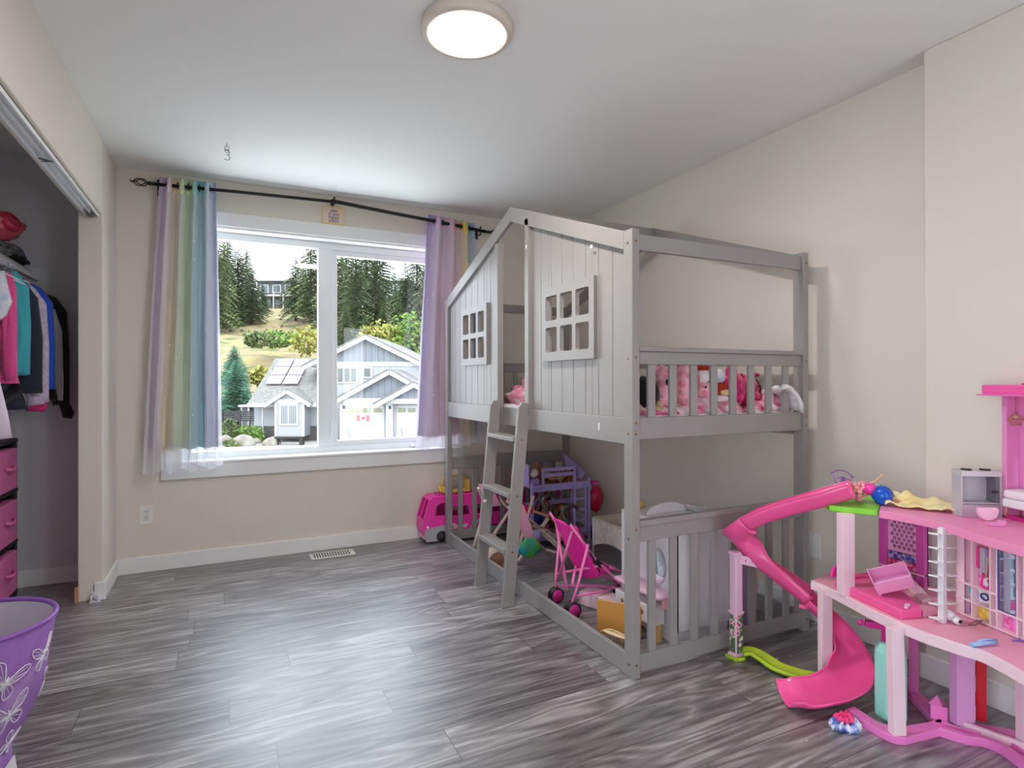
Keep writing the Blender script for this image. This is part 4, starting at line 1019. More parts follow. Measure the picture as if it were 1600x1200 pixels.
# bolts and paint chips
for (y, z) in ((1.899, 1.29), (1.899, .985), (1.899, .56), (1.899, .052), (1.899, 1.76), (4.07, 1.13), (4.07, .98), (4.07, .6)):
    MB().cyl((BX0+.001, y, z), (BX0-.0015, y, z), .0055, 10).build('bolt', m_bolt, bed)
for x in (BX0+.018, BX1-.018):
    for z in (1.765, 1.295, 1.03, .985, .60, .055): MB().cyl((x, BY0+.001, z), (x, BY0-.0015, z), .0055, 10).build('bolt', m_bolt, bed)
for (x, y, z, a, c) in ((BX0+.0035, 2.11, 1.0, .006, .02), (BX0-.0005, 2.16, 1.80, .012, .008), (BX0-.0005, 2.787, 1.93, .007, .013)):
    MB().ell((x, y, z), (.0008, a, c), n=8).build('paint_chip', m_chip, bed)
# ladder: a part of the bed, hooked on the door opening
lad = bpy.data.objects.new('ladder', None); COL.objects.link(lad); lad.parent = bed; lad.location = Vector((1.38, 2.98, 0)) - bed.location
def lrail(y):
    foot = Vector((1.335, 0)); top = Vector((1.438, 1.085))
    d = (top-foot).normalized(); nn = Vector((d.y, -d.x)); hw = .034
    pr_ = [foot+Vector((-.034, 0)), foot+Vector((.036, 0)), top+nn*hw+d*-.03, top+nn*(hw-.02)+d*0, top-nn*(hw-.02)+d*0, top-nn*hw+d*-.03]
    pr_ = [(p.x, p.y) for p in pr_]
    b = MB().prism(pr_, .022, (0, y, 0), 'xz'); b.build('ladder_rail', m_grey, lad, bevel=.003)
lrail(2.765); lrail(3.135)
for z in (.29, .585, .885):
    x = 1.335+(1.438-1.335)*z/1.085
    MB().box(x-.043, x+.036, 2.787, 3.135, z-.012, z+.012).build('rung', m_grey, lad, bevel=.003)
for z in (.29, .585, .885):
    x = 1.335+(1.438-1.335)*z/1.085; MB().cyl((x, 2.766, z), (x, 2.763, z), .006, 10).build('bolt', m_bolt, lad)
MB().box(1.352, 1.372, 3.1335, 3.1352, .488, .503).build('sticker', m_chip, lad)

# ---- mattress and bedding
m_white_cloth = ramp_mat('white_quilt', [(.4, sr(226, 224, 230)), (.6, sr(240, 238, 240))], 14, rough=.85)
m_pinktie = ramp_mat('pink_tie_dye', [(.36, sr(250, 238, 242)), (.47, sr(240, 170, 190)), (.6, sr(236, 130, 170)), (.72, sr(246, 206, 214))], 7, 3, .85, distort=1.2)
tag(MB().box(BX0+.06, BX1-.06, BY0+.04, BY1-.04, .971, 1.058).build('mattress', m_white_cloth, bevel=.03, seg=4), 'white mattress inside the top deck of the grey loft bed', 'mattress')
def cloth_blob(name, m, c, r, seed=0, amp=.25, n=36, flat=True, freq=3.0, parent=None):
    """crumpled cloth heap: a noisy dome resting on its base"""
    b = MB()
    def f(u, v):
        a = 2*math.pi*u; ph = v*math.pi/2*1.02
        d = Vector((math.cos(a)*math.cos(ph), math.sin(a)*math.cos(ph), math.sin(ph)))
        k = 1+amp*(noise.noise(d*freq+Vector((seed, seed*1.7, 0)))+.5*noise.noise(d*freq*2.3+Vector((0, seed, 3))))
        return (c[0]+d.x*r[0]*k, c[1]+d.y*r[1]*k, c[2]+max(0, d.z)*r[2]*k)
    b.grid(f, n, n//2, closeu=True)
    return b.build(name, m, parent)
tag(cloth_blob('blanket', m_pinktie, (1.79, 2.95, 1.050), (.20, .52, .22), 3, .45, 64, freq=3.2), 'crumpled pink and white tie-dyed blanket seen through the bed doorway', 'blanket')
m_pk2 = ramp_mat('pink_white_print', [(.42, sr(250, 236, 242)), (.52, sr(244, 176, 200)), (.66, sr(214, 50, 120))], 9, 3, .85, distort=1.5)
b = MB()
def f(u, v):
    x = 1.53+.93*u; y = 1.93+.5*v
    z = 1.072+.05*noise.noise(Vector((x*7, y*5, 1)))+.03*noise.noise(Vector((x*17, y*13, 4)))+.02
    if v == 0: z = 1.055
    return (x, y+.01*noise.noise(Vector((x*9, 0, 2))), z)
b.grid(f, 50, 18); tag(b.build('bedsheet', m_pk2, solid=.008), 'white and pink printed sheet bunched behind the upper end slats', 'bedsheet')
# ================================================================== toys: helpers
m_skin = mat('doll_skin', sr(226, 172, 142), .45); m_skin2 = mat('doll_brown_skin', sr(176, 112, 78), .45)
def skinned(name, joints, edges, radii, m, parent, root=0, sub=1):
    o = wloc(parent); me = bpy.data.meshes.new(name); me.from_pydata([tuple(Vector(j)-o) for j in joints], edges, [])
    ob = bpy.data.objects.new(name, me); COL.objects.link(ob); ob.parent = parent
    sk = ob.modifiers.new('k', 'SKIN'); sk.use_smooth_shade = True
    for i, v in enumerate(me.skin_vertices[0].data):
        r = radii[i]; v.radius = (r, r); v.use_root = (i == root)
    md = ob.modifiers.new('u', 'SUBSURF'); md.levels = sub; md.render_levels = sub
    me.materials.append(m); return ob
def doll(label, hip, neck, head, hands, feet, hair, dress, skin=None, h=.29, hair_len=.06, elbows=None, knees=None, side=None, group=None):
    """a small fashion doll: hip, neck, head centre, two hands and two feet as points"""
    skin = skin or m_skin; hip, neck, head = Vector(hip), Vector(neck), Vector(head); t = thing('doll', label, 'doll', hip, group)
    ax = (neck-hip).normalized(); sd = Vector(side) if side else (Vector(hands[0])-Vector(hands[1])); sd = (sd-ax*sd.dot(ax)).normalized(); s = h/.29
    J = [hip, hip+(neck-hip)*.5, neck, head]; E = [(0, 1), (1, 2), (2, 3)]; Rr = [.019*s, .014*s, .008*s, .016*s]
    for k, q in ((0, 1), (1, -1)):
        sh_ = neck-ax*.014*s+sd*q*.022*s; ha = Vector(hands[k]); el = Vector(elbows[k]) if elbows else (sh_+ha)/2+ax*-.006
        n = len(J); J += [sh_, el, ha, ha+(ha-el).normalized()*.012*s]; E += [(2, n), (n, n+1), (n+1, n+2), (n+2, n+3)]; Rr += [.0085*s, .0065*s, .005*s, .0065*s]
        ft = Vector(feet[k]); hj = hip+sd*q*.012*s-ax*.01*s; kn = Vector(knees[k]) if knees else (hj+ft)/2
        n = len(J); J += [hj, kn, ft, ft+(ft-kn).normalized()*.012*s]; E += [(0, n), (n, n+1), (n+1, n+2), (n+2, n+3)]; Rr += [.0135*s, .0095*s, .006*s, .006*s]
    skinned('body', J, E, Rr, skin, t)
    up = (head-neck).normalized()
    b = MB(); b.ell(head+up*.006*s, (.021*s, .021*s, .023*s), n=14)
    b.build('head', skin, t)
    fr_ = up.cross(sd).normalized()
    if fr_.dot(CAMP-head) < 0: fr_ = -fr_
    b = MB()
    for q in (-1, 1): b.ell(head+up*.008*s+fr_*.0195*s+sd*q*.0075*s, (.0028*s,)*3, n=8)
    b.build('eyes', m_slot, t)
    MB().ell(head-up*.004*s+fr_*.0195*s, (.003*s, .0025*s, .002*s), n=8).build('mouth', mat('doll_lips', sr(206, 60, 90), .4), t)
    b = MB(); rg = random.Random(label)
    for k in range(26):
        a = rg.uniform(0, 6.28); d = (sd*math.cos(a)+up.cross(sd)*math.sin(a)); 
        if d.dot(fr_) > .45: d = -d
        st = head+up*.026*s+d*.008*s-fr_*.004*s; mid = head+d*.026*s-fr_*.008*s
        b.tube([st, mid, mid-up*hair_len*s*.5+d*rg.uniform(.0, .02)*s+Vector((0, 0, -.01*s)), mid-up*hair_len*s+d*rg.uniform(.0, .04)*s+Vector((0, 0, -.02*s))], [.008*s, .008*s, .007*s, .003*s], 5)
    b.build('hair', hair, t)
    if dress:
        b = MB(); fl = hip-ax*.05*s; rings = [(neck-ax*.012*s, .020), (hip+(neck-hip)*.5, .0175), (hip+ax*.005*s, .023), (hip-ax*.03*s, .032), (fl, .040)]
        vs = []; N = 18; yv = ax.cross(sd)
        for i, (c, r) in enumerate(rings):
            for k in range(N):
                a = 2*math.pi*k/N; rr = r*s*(1+.12*math.sin(k*3.1)*(i > 2)); vs.append(c+sd*math.cos(a)*rr+yv*math.sin(a)*rr*.85)
        b.add(vs, [(i*N+k, i*N+(k+1) % N, (i+1)*N+(k+1) % N, (i+1)*N+k) for i in range(4) for k in range(N)], 0, True)
        b.build('dress', dress, t, solid=.0015)
    return t
m_blond = mat('blond_hair', sr(222, 190, 130), .5, noise_amt=.2, noise_scale=120); m_brownh = mat('brown_hair', sr(128, 82, 48), .5, noise_amt=.3, noise_scale=120); m_pinkh = mat('pink_hair', sr(240, 160, 164), .55, noise_amt=.15, noise_scale=120)
P_PINK = mat('candy_pink_plastic', sr(240, 130, 190), .35); P_HOT = mat('hot_pink_plastic', sr(246, 62, 172), .32); P_LIL = mat('lilac_plastic', sr(176, 158, 220), .4); P_PALE = mat('pale_pink_plastic', sr(246, 200, 222), .35); P_WHITE = mat('toy_white', sr(238, 234, 238), .4)
P_MAG = mat('magenta_plastic', sr(206, 40, 140), .35); P_BLK = mat('black_toy_plastic', sr(26, 24, 28), .4); P_GREY = mat('grey_toy_plastic', sr(176, 174, 182), .45)

# ================================================================== camper van behind the bed
vy0, vy1 = 4.115, 4.285
van = thing('toy_camper_van', 'hot pink toy camper van standing against the window wall behind the bed post', 'toy van', (1.6, 4.2, 0))
side_poly = [(1.325, .03), (1.295, .10), (1.300, .18), (1.345, .315), (1.37, .335), (1.98, .335), (1.99, .30), (1.99, .03)]
win_cab = [(1.385, .195), (1.40, .27), (1.43, .29), (1.475, .29), (1.475, .20)]
win_side = [(1.525, .185), (1.525, .255), (1.66, .255), (1.66, .185)]
win_s2 = [(1.70, .185), (1.70, .255), (1.92, .255), (1.92, .185)]
for y in (vy0, vy1-.012):
    plate(side_poly, [win_cab, win_side, win_s2], .012, lambda a, b_, c, y=y: (a, y+c, b_)).build('side_panel', P_HOT, van, bevel=.002)
def vp(poly_y, xz, name, m):      # panel spanning the width along a profile segment
    (xa, za), (xb, zb_) = xz; b = MB()
    n_ = Vector((zb_-za, 0, -(xb-xa))).normalized()*.008
    q = [Vector((xa, vy0+.01, za)), Vector((xa, vy1-.01, za)), Vector((xb, vy1-.01, zb_)), Vector((xb, vy0+.01, zb_))]
    b.add(q+[p+n_ for p in q], [(0,1,2,3),(7,6,5,4),(0,4,5,1),(1,5,6,2),(2,6,7,3),(3,7,4,0)]); return b.build(name, m, van, bevel=.002)
vp(0, ((1.325, .03), (1.295, .10)), 'nose', P_HOT); vp(0, ((1.295, .10), (1.300, .18)), 'nose', P_HOT)
for y in (vy0+.004, vy1-.016, (vy0+vy1)/2-.006): MB().beam((1.302, y+.006, .18), (1.347, y+.006, .318), .012, .012).build('windscreen_pillar', P_HOT, van)
vp(0, ((1.345, .315), (1.37, .335)), 'brow', P_HOT)
b = MB().box(1.37, 1.985, vy0+.006, vy1-.006, .322, .342); b.build('roof', P_HOT, van, bevel=.004)
b = MB(); 
for k in range(6): b.box(1.42+k*.085, 1.47+k*.085, vy0+.03, vy1-.03, .341, .350)
b.build('roof_skylight', P_MAG, van, bevel=.002)
MB().box(1.31, 1.985, vy0+.006, vy1-.006, .03, .05).build('van_floor', P_PALE, van)
MB().box(1.36, 1.44, vy0+.03, vy1-.03, .10, .19).box(1.40, 1.415, vy0+.03, vy1-.03, .19, .25).build('seat', P_MAG, van, bevel=.006)
MB().tube([(1.355, vy0+.05, .17), (1.36, vy0+.05, .21)], .004, 8).tube([(1.36+.006*math.sin(a), vy0+.05+.02*math.cos(a), .215+.02*math.sin(a)) for a in [i*math.pi/8 for i in range(16)]], .003, 6, closed=True).build('steering_wheel', P_WHITE, van)
plate([(1.318, .012), (1.302, .06), (1.31, .10), (1.36, .115), (1.45, .125), (1.52, .11), (1.53, .03), (1.53, .012)], [], .008, lambda a, b_, c: (a, vy0-.006+c, b_)).build('grey_skirt', P_GREY, van, bevel=.002)
for x in (1.435, 1.87):
    for y in (vy0-.008, vy1-.02):
        w_ = MB().lathe([(0, 0), (.038, 0), (.044, .006), (.044, .022), (.038, .028), (0, .028)], (x, y, .045), 24, axis='y').build('wheel', P_BLK, van)
        if y < 4.2: MB().lathe([(0, -.001), (.02, -.001), (.022, .001), (0, .002)], (x, y, .045), 16, axis='y').build('hubcap', mat('dark_hub', sr(60, 58, 62), .4), w_)
MB().ell((1.33, vy0+.0, .12), (.012, .006, .010), n=10).build('headlight', P_WHITE, van); MB().ell((1.305, vy0+.06, .115), (.006, .018, .012), n=10).build('headlight', P_WHITE, van)
text_mb('Barbie', .062, .0015, lambda a, b_, c: (1.505+a, vy0-.002-c, .088+b_), .35, 'LEFT', .85).build('lettering', P_WHITE, van)
b = MB(); b.prism(rrect(1.50, 1.60, .066, .083, .008), .0012, (0, vy0-.0015, 0), 'xz'); b.build('name_underline', mat('steel_blue', sr(92, 120, 150), .5), van)
b = MB(); b.prism([(1.66, .08), (1.70, .13), (1.76, .145), (1.77, .12), (1.71, .10), (1.69, .07)], .0012, (0, vy0-.0015, 0), 'xz'); b.build('stripe_decal', mat('pale_blue_decal', sr(150, 178, 200), .5), van)
# yellow basket on the van
bk = thing('toy_basket', 'yellow handled toy basket on the roof of the pink camper van', 'basket', (1.575, 4.2, .351))
m_yb = mat('translucent_yellow', sr(226, 178, 92), .4)
b = MB(); b.add([], [])
for x0, x1, z0, z1 in ((1.465, 1.485, .351, .40), (1.665, 1.685, .351, .44), (1.465, 1.685, .351, .363)): b.box(x0, x1, 4.15, 4.26, z0, z1)
b.build('basket_body', m_yb, bk, bevel=.008)
MB().tube(spline([(1.475, 4.2, .40), (1.49, 4.2, .455), (1.575, 4.2, .475), (1.66, 4.2, .465), (1.675, 4.2, .44)], 6), .008, 8).build('handle', m_yb, bk)
MB().tube([(1.455, 4.205, .40), (1.452, 4.19, .37), (1.468, 4.18, .36)], .012, 8).build('side_knob', m_yb, bk)

# ================================================================== X-frame doll cot
cot = thing('doll_cot', 'folding doll cot with pale wooden X legs and a pink and leaf-print sling', 'doll cot', (1.78, 3.6, 0))
m_palew = mat('pale_pink_wood', sr(232, 206, 196), .5); m_leaf = ramp_mat('leaf_print_fabric', [(.55, sr(226, 204, 196)), (.62, sr(70, 62, 60)), (.72, sr(222, 150, 160))], 26, 2, .85)
m_rose = mat('rose_fabric', sr(228, 160, 190), .85)
def xf(c0, c1, y0_, y1_):
    pass
L0, L1 = Vector((1.56, 3.80, .008)), Vector((1.70, 3.42, .008))       # left feet
R0, R1 = Vector((2.02, 3.58, .008)), Vector((2.10, 3.36, .008))
TL0, TL1 = Vector((1.50, 3.56, .49)), Vector((1.66, 3.36, .50)); TR0, TR1 = Vector((1.93, 3.55, .30)), Vector((2.02, 3.34, .30))
MB().tube([L0, L1], .010, 8).build('foot_bar', m_palew, cot); MB().tube([R0, R1], .010, 8).build('foot_bar', m_palew, cot)
for a, c in ((L0, (1.60, 3.66, .34)), ((1.60, 3.66, .34), TL0), (L0+Vector((.02, -.1, 0)), (1.76, 3.45, .44)), (L1, (1.80, 3.34, .45)), (R0, (1.78, 3.50, .20)), (R1, (1.86, 3.34, .22)), ((1.68, 3.50, .40), (2.06, 3.40, .03)), ((1.70, 3.36, .03), (1.93, 3.38, .28))):
    MB().beam(a, c, .018, .018).build('leg', m_palew, cot, bevel=.003)
MB().lathe([(0, 0), (.03, 0), (.03, .012), (0, .012)], (1.80, 3.30, .205), 20, axis='y').build('hub', P_LIL, cot, bevel=.002)
b = MB(); b.add([(1.500, 3.56, .515), (1.58, 3.52, .505), (1.64, 3.5, .37), (1.56, 3.55, .36)], [(0, 1, 2, 3)]); b.build('headrest', m_rose, cot, solid=.01)
def sling(u, v):
    x = 1.66+.40*u; y = 3.36+.22*v; z = .42-.28*u-.10*math.sin(math.pi*u)*.4-.05*math.sin(math.pi*v)+.008*noise.noise(Vector((u*9, v*7, 1)))
    return (x, y, z)
b = MB(); b.grid(sling, 24, 12); b.build('sling', m_leaf, cot, solid=.004)
b = MB(); b.add([(1.64, 3.36, .43), (1.72, 3.33, .40), (1.80, 3.30, .16), (1.74, 3.33, .15)], [(0, 1, 2, 3)]); b.build('side_flap', m_rose, cot, solid=.008)
doll('blond doll in a crimson dress lying in the folding cot', (1.77, 3.40, .36), (1.70, 3.45, .42), (1.67, 3.48, .45), [(1.80, 3.36, .36), (1.74, 3.42, .36)], [(1.93, 3.38, .30), (1.95, 3.42, .28)], m_blond, mat('crimson_satin', sr(206, 24, 84), .35), side=(0, .5, -.2))
b = MB(); b.ell((0, 0, 0), 1, n=18); b.v = [Vector((1.735, 3.27, .135))+Vector((v.x*.075, v.y*.03, v.z*.06))*(1+.35*noise.noise(v*2.5)) for v in b.v]
tag(b.build('rainbow_toy', ramp_mat('rainbow_gloss', [(.25, sr(40, 60, 200)), (.4, sr(40, 180, 210)), (.5, sr(90, 200, 90)), (.6, sr(240, 200, 60)), (.75, sr(130, 50, 200))], 5, 1, .25)), 'shiny blue, green and yellow rainbow toy beside the cot hub', 'toy')

# drum
dr = thing('toy_drum', 'tan round toy drum with a cream rim on the floor under the ladder', 'toy drum', (1.545, 3.40, 0))
MB().lathe([(0, -.0), (.058, 0), (.060, .10), (0, .10)], (1.535, 3.34, .063), 36, axis='y').build('shell', mat('cream_shell', sr(226, 206, 188), .5), dr)
MB().lathe([(0, -.002), (.052, -.002), (.053, 0), (0, .001)], (1.535, 3.34, .063), 36, axis='y').build('drumhead', mat('tan_skin', sr(196, 142, 112), .6), dr)
MB().tube([(1.535+.056*math.cos(a), 3.34, .063+.056*math.sin(a)) for a in [2*math.pi*k/32 for k in range(32)]], .005, 8, closed=True).build('rim', mat('cream_rim_wood', sr(232, 214, 190), .5), dr)
t = thing('wire_stand', 'thin cream wire stand behind the tan drum', 'stand', (1.56, 3.50, 0))
for x in (1.52, 1.60): MB().tube([(x, 3.50, 0), (x-.005, 3.49, .20)], .005, 6).build('upright', MC['cream_rim_wood'], t)
for z in (.14, .19): MB().tube([(1.52, 3.49, z), (1.60, 3.49, z)], .004, 6).build('crossbar', MC['cream_rim_wood'], t)

# ================================================================== lilac doll bunk
bu = thing('doll_bunk_bed', 'lilac toy bunk bed with ladder and slatted guard under the loft bed', 'doll bed', (2.2, 3.80, 0))
ux0, ux1, uy0, uy1 = 1.955, 2.46, 3.66, 3.92
for x in (ux0, ux1-.02):
    for y in (uy0, uy1-.02): MB().box(x, x+.02, y, y+.02, 0, .47).build('bed_post', P_LIL, bu, bevel=.003)
for z, nm in ((.04, 'lower_rail'), (.40, 'upper_rail')):
    MB().box(ux0+.02, ux1-.02, uy0, uy0+.012, z, z+.05).build(nm, P_LIL, bu, bevel=.002); MB().box(ux0+.02, ux1-.02, uy1-.012, uy1, z, z+.05).build(nm, P_LIL, bu, bevel=.002)
    MB().box(ux0+.01, ux1-.01, uy0+.012, uy1-.012, z+.02, z+.045).build('mattress', mat('toy_mattress', sr(214, 150, 190), .8), bu, bevel=.006)
MB().box(ux0+.02, ux1-.02, uy1-.012, uy1, .24, .275).build('back_rail', P_LIL, bu, bevel=.002)
gx0, gx1 = 2.035, 2.305
for x in (gx0, gx1): MB().box(x, x+.018, uy0-.014, uy0-.002, .41 if x == gx0 else .05, .575).build('guard_post', P_LIL, bu, bevel=.002)
for z in (.505, .545): MB().box(gx0+.018, gx1, uy0-.012, uy0-.004, z, z+.026).build('guard_slat', P_LIL, bu, bevel=.002)
MB().box(2.40, 2.416, uy0-.014, uy0-.002, .05, .44).build('ladder_rail', P_LIL, bu, bevel=.002)
for z in (.08, .16, .24, .32, .40): MB().box(gx1+.018, 2.40, uy0-.012, uy0-.004, z, z+.012).build('ladder_rung', P_LIL, bu)
for s, x in ((0, 2.38),): 
    q = [Vector(p) for p in ((2.36, 3.90, .63), (2.47, 3.86, .55), (2.45, 3.72, .50), (2.40, 3.70, .455), (2.34, 3.80, .50))]
    n_ = Vector((.4, .5, .4)).normalized()*.014; b = MB(); b.add(q+[p+n_ for p in q], [(0,1,2,3,4), (9,8,7,6,5)]+[(i, i+5, (i+1) % 5+5, (i+1) % 5) for i in range(5)])
    b.build('leaning_headboard', P_LIL, bu, bevel=.004)
for x in (1.95,): MB().box(x-.012, x, uy0+.02, uy1-.02, .44, .60).build('footboard', P_LIL, bu, bevel=.003)
for k in range(7): MB().box(ux0+.03+k*.02, ux0+.036+k*.02, uy1-.03, uy1-.024, .09, .24).build('spindle', P_LIL, bu)
tag(lump('doll_pillow', P_LIL if 0 else mat('lilac_pillow', sr(170, 150, 206), .8), (2.01, 3.74, .465), (.05, .06, .03), 2, 'small lilac pillow on the upper deck of the toy bunk', 'pillow', amp=.2), 'small lilac pillow on the upper deck of the toy bunk', 'pillow')
doll('brown-skinned doll in white lying on the upper lilac bunk, knees raised', (2.12, 3.80, .475), (2.22, 3.80, .48), (2.26, 3.80, .49), [(2.17, 3.73, .50), (2.15, 3.86, .50)], [(1.99, 3.74, .50), (2.0, 3.79, .50)], m_brownh, None, m_skin2, knees=[(2.045, 3.72, .585), (2.08, 3.80, .595)], side=(0, 1, 0), hair_len=.09, h=.42)
doll('doll with chestnut hair lying at the head of the upper lilac bunk', (2.24, 3.74, .475), (2.31, 3.76, .50), (2.335, 3.77, .52), [(2.26, 3.70, .50), (2.26, 3.80, .50)], [(2.14, 3.71, .48), (2.14, 3.76, .48)], mat('chestnut_hair', sr(140, 78, 40), .5), mat('tan_dress', sr(196, 140, 110), .6), m_skin, side=(0, 1, 0), hair_len=.09, h=.36)
lump('doll_nappy', m_leaf, (2.00, 3.70, .53), (.035, .03, .035), 8, 'white printed doll pants on the left end of the upper bunk', 'doll clothes', amp=.15)
doll('doll sitting at the right of the lower lilac bunk', (2.26, 3.75, .10), (2.28, 3.78, .18), (2.285, 3.785, .225), [(2.22, 3.70, .13), (2.32, 3.72, .13)], [(2.16, 3.69, .10), (2.20, 3.68, .10)], m_brownh, mat('rust_dress', sr(170, 90, 60), .6), m_skin2, h=.42, hair_len=.1, side=(1, 0, 0))
doll('dark-haired doll slumped in the middle of the lower lilac bunk', (2.14, 3.80, .11), (2.15, 3.82, .22), (2.155, 3.82, .26), [(2.10, 3.74, .14), (2.2, 3.76, .15)], [(2.05, 3.70, .10), (2.1, 3.69, .10)], m_brownh, P_MAG, m_skin2, h=.42, hair_len=.08, side=(1, 0, 0))
lump('doll_boot', mat('glossy_rose', sr(226, 50, 112), .25), (2.30, 3.55, .045), (.04, .03, .05), 5, 'glossy rose doll boot on the floor right of the cot', 'doll shoe', amp=.2)
lump('blue_bundle', mat('navy_cloth', sr(22, 40, 110), .6), (2.05, 3.76, .19), (.06, .05, .05), 12, 'dark blue cloth bundle in the lower lilac bunk', 'cloth', amp=.25)
# crimson bag on the right end, magenta box behind
b = MB(); b.ell((0, 0, 0), 1, n=20); b.v = [Vector((2.535, 3.70, .30))+Vector((v.x*.062, v.y*.045, v.z*.10))*(1+.2*noise.noise(v*2)) for v in b.v]
bag = thing('drawstring_bag', 'crimson drawstring bag hanging off the right end of the lilac toy bunk', 'bag', (2.535, 3.70, .20))
b.build('pouch', mat('crimson_gloss', sr(196, 22, 70), .3), bag)
MB().lathe([(.012, 0), (.016, .02), (.034, .05)], (2.52, 3.70, .385), 16).build('gathered_neck', P_HOT, bag, solid=.003)
bx_ = thing('toy_case', 'magenta toy case against the window wall behind the lilac bunk', 'toy case', (2.26, 4.2, 0))
MB().box(2.06, 2.48, 4.13, 4.26, 0, .32).build('case_body', P_MAG, bx_, bevel=.012); MB().tube(spline([(2.2, 4.19, .32), (2.21, 4.19, .37), (2.33, 4.19, .37), (2.34, 4.19, .32)], 5), .008, 8).build('handle', P_PALE, bx_)
b = MB(); b.prism([(2.22, .20), (2.27, .27), (2.32, .28), (2.29, .22), (2.31, .16), (2.26, .18)], .003, (0, 4.127, 0), 'xz'); b.build('star_emblem', P_WHITE, bx_)

# ================================================================== stroller
st = thing('doll_stroller', 'pink folding doll stroller with hot pink seat and black hook handles', 'doll stroller', (1.72, 2.62, 0))
m_tube = mat('pink_tube', sr(234, 120, 180), .35); m_hot = mat('hot_pink_fabric_seat', sr(236, 36, 160), .7)
WR = .041
wheels = [((1.600, 2.716), 0), ((1.570, 2.500), 0), ((1.965, 2.63), 0), ((1.955, 2.44), 0)]
for (x, y), _ in wheels:
    for dy in (-.011, .011):
        w_ = MB().lathe([(0, -.006), (.024, -.006), (.026, -.008), (WR, -.007), (WR, .007), (.026, .008), (.024, .006), (0, .006)], (x, y+dy, WR), 28, axis='y').build('wheel', P_BLK, st)
        MB().lathe([(0, -.010), (.010, -.012), (.014, -.009), (.032, -.0088), (.033, 0), (.033, .0088), (0, .0095)], (x, y+dy, WR), 20, axis='y').build('hub_disc', P_MAG, w_)
def T(*p, r=.0075, name='frame_tube', m=None): MB().tube(p, r, 8).build(name, m or m_tube, st)
for (yh, yw, xh) in ((2.84, 2.716, 1.600), (2.555, 2.500, 1.556)):
    top = Vector((xh+.01, yh-.03, .475)); 
    T(top, (1.735, yh-.09 if yh > 2.7 else 2.53, .26), (1.86, 2.62 if yh > 2.7 else 2.47, .13), (1.96, 2.63 if yh > 2.7 else 2.44, WR+.03))
    T((1.672, yh-.05, .37), (1.61, yw+.015, .15), (xh, yw, WR+.01))
    hk_ = [Vector((xh+.012, yh-.03, .47)), Vector((xh-.014, yh-.015, .505)), Vector((xh-.006, yh, .54)), Vector((xh+.035, yh+.005, .555)), Vector((xh+.075, yh+.005, .545)), Vector((xh+.085, yh+.005, .53))]
    MB().tube(spline(hk_, 4), .010, 8).build('hook_grip', P_BLK, st)
    MB().obox((1.745, yh-.10 if yh > 2.7 else 2.525, .245), (.05, .022, .028), rotm(0, 40, 0)).build('hinge', P_BLK, st, bevel=.003)
    MB().obox((1.672, yh-.05, .375), (.022, .02, .022), rotm(0, 40, 0)).build('hinge', P_BLK, st, bevel=.003)
T((1.60, 2.70, .16), (1.735, 2.515, .235)); T((1.58, 2.52, .16), (1.745, 2.72, .235))
T((1.61, 2.71, .09), (1.80, 2.60, .095), (1.95, 2.45, .09)); T((1.59, 2.52, .10), (1.80, 2.53, .09), (1.955, 2.62, .09))
T((1.64, 2.78, .41), (1.60, 2.60, .02+.08)); T((1.585, 2.53, .43), (1.60, 2.70, .12))
T((1.79, 2.72, .225), (1.90, 2.70, .175), (1.905, 2.52, .175), (1.80, 2.50, .225)); 
def seat(u, v):
    y = 2.52+.24*v; sag = .045*math.sin(math.pi*v)
    if u < .62: t = u/.62; x = 1.61+.135*t; z = .45-.275*t
    else: t = (u-.62)/.38; x = 1.745+.085*t; z = .175+.03*t
    k = math.sin(math.pi*min(1, u*1.05))
    return (x-sag*k*.7, y, z-sag*k*.8)
b = MB(); b.grid(seat, 30, 12); b.build('fabric_seat', m_hot, st, solid=.003)
T((1.63, 2.535, .435), (1.75, 2.515, .20), r=.004, name='strap', m=P_BLK)

# ================================================================== playpen, boxes, boards
pp = thing('doll_playpen', 'cream doll playpen with printed fabric sides beside the bed post', 'doll playpen', (2.42, 3.08, 0))
m_cream = ramp_mat('cream_bear_print', [(.45, sr(226, 214, 206)), (.6, sr(206, 196, 196)), (.7, sr(228, 220, 214))], 16, 2, .85)
px0, px1, py0, py1 = 2.24, 2.58, 2.86, 3.30
for x in (px0, px1):
    for y in (py0, py1): MB().tube([(x, y, 0), (x, y, .268)], .007, 8).build('corner_post', P_WHITE, pp)
for a, c in (((px0, py0), (px0, py1)), ((px0, py1), (px1, py1)), ((px1, py1), (px1, py0)), ((px1, py0), (px0, py0))): MB().tube([(*a, .268), (*c, .268)], .007, 8).build('top_bar', mat('beige_padding', sr(212, 190, 172), .7), pp)
def sidep(fixed, a0, a1, ax_):
    pl = [(a0, .262), (a1, .262), (a1, .08)]+[(a1+(a0-a1)*k/8, .08+.055*math.sin(math.pi*k/8)) for k in range(1, 8)]+[(a0, .08)]
    MB().prism(pl, .004, (fixed, 0, 0) if ax_ == 'x' else (0, fixed, 0), 'yz' if ax_ == 'x' else 'xz').build('fabric_side', m_cream, pp)
sidep(px0-.002, py0, py1, 'x'); sidep(px1-.002, py0, py1, 'x'); sidep(py0-.002, px0, px1, 'y'); sidep(py1-.002, px0, px1, 'y')
MB().box(px0+.005, px1-.005, py0+.005, py1-.005, .13, .14).build('pen_floor', m_cream, pp)
MB().obox((1.79, 2.50, .039), (.13, .34, .076), rotm(0, 0, 18))
tag(MB().obox((1.80, 2.52, .036), (.11, .30, .070), rotm(0, 0, 22)).build('pink_box', mat('pale_pink_board', sr(240, 212, 220), .6), bevel=.004), 'long pale pink box on the floor behind the brown panel', 'box')
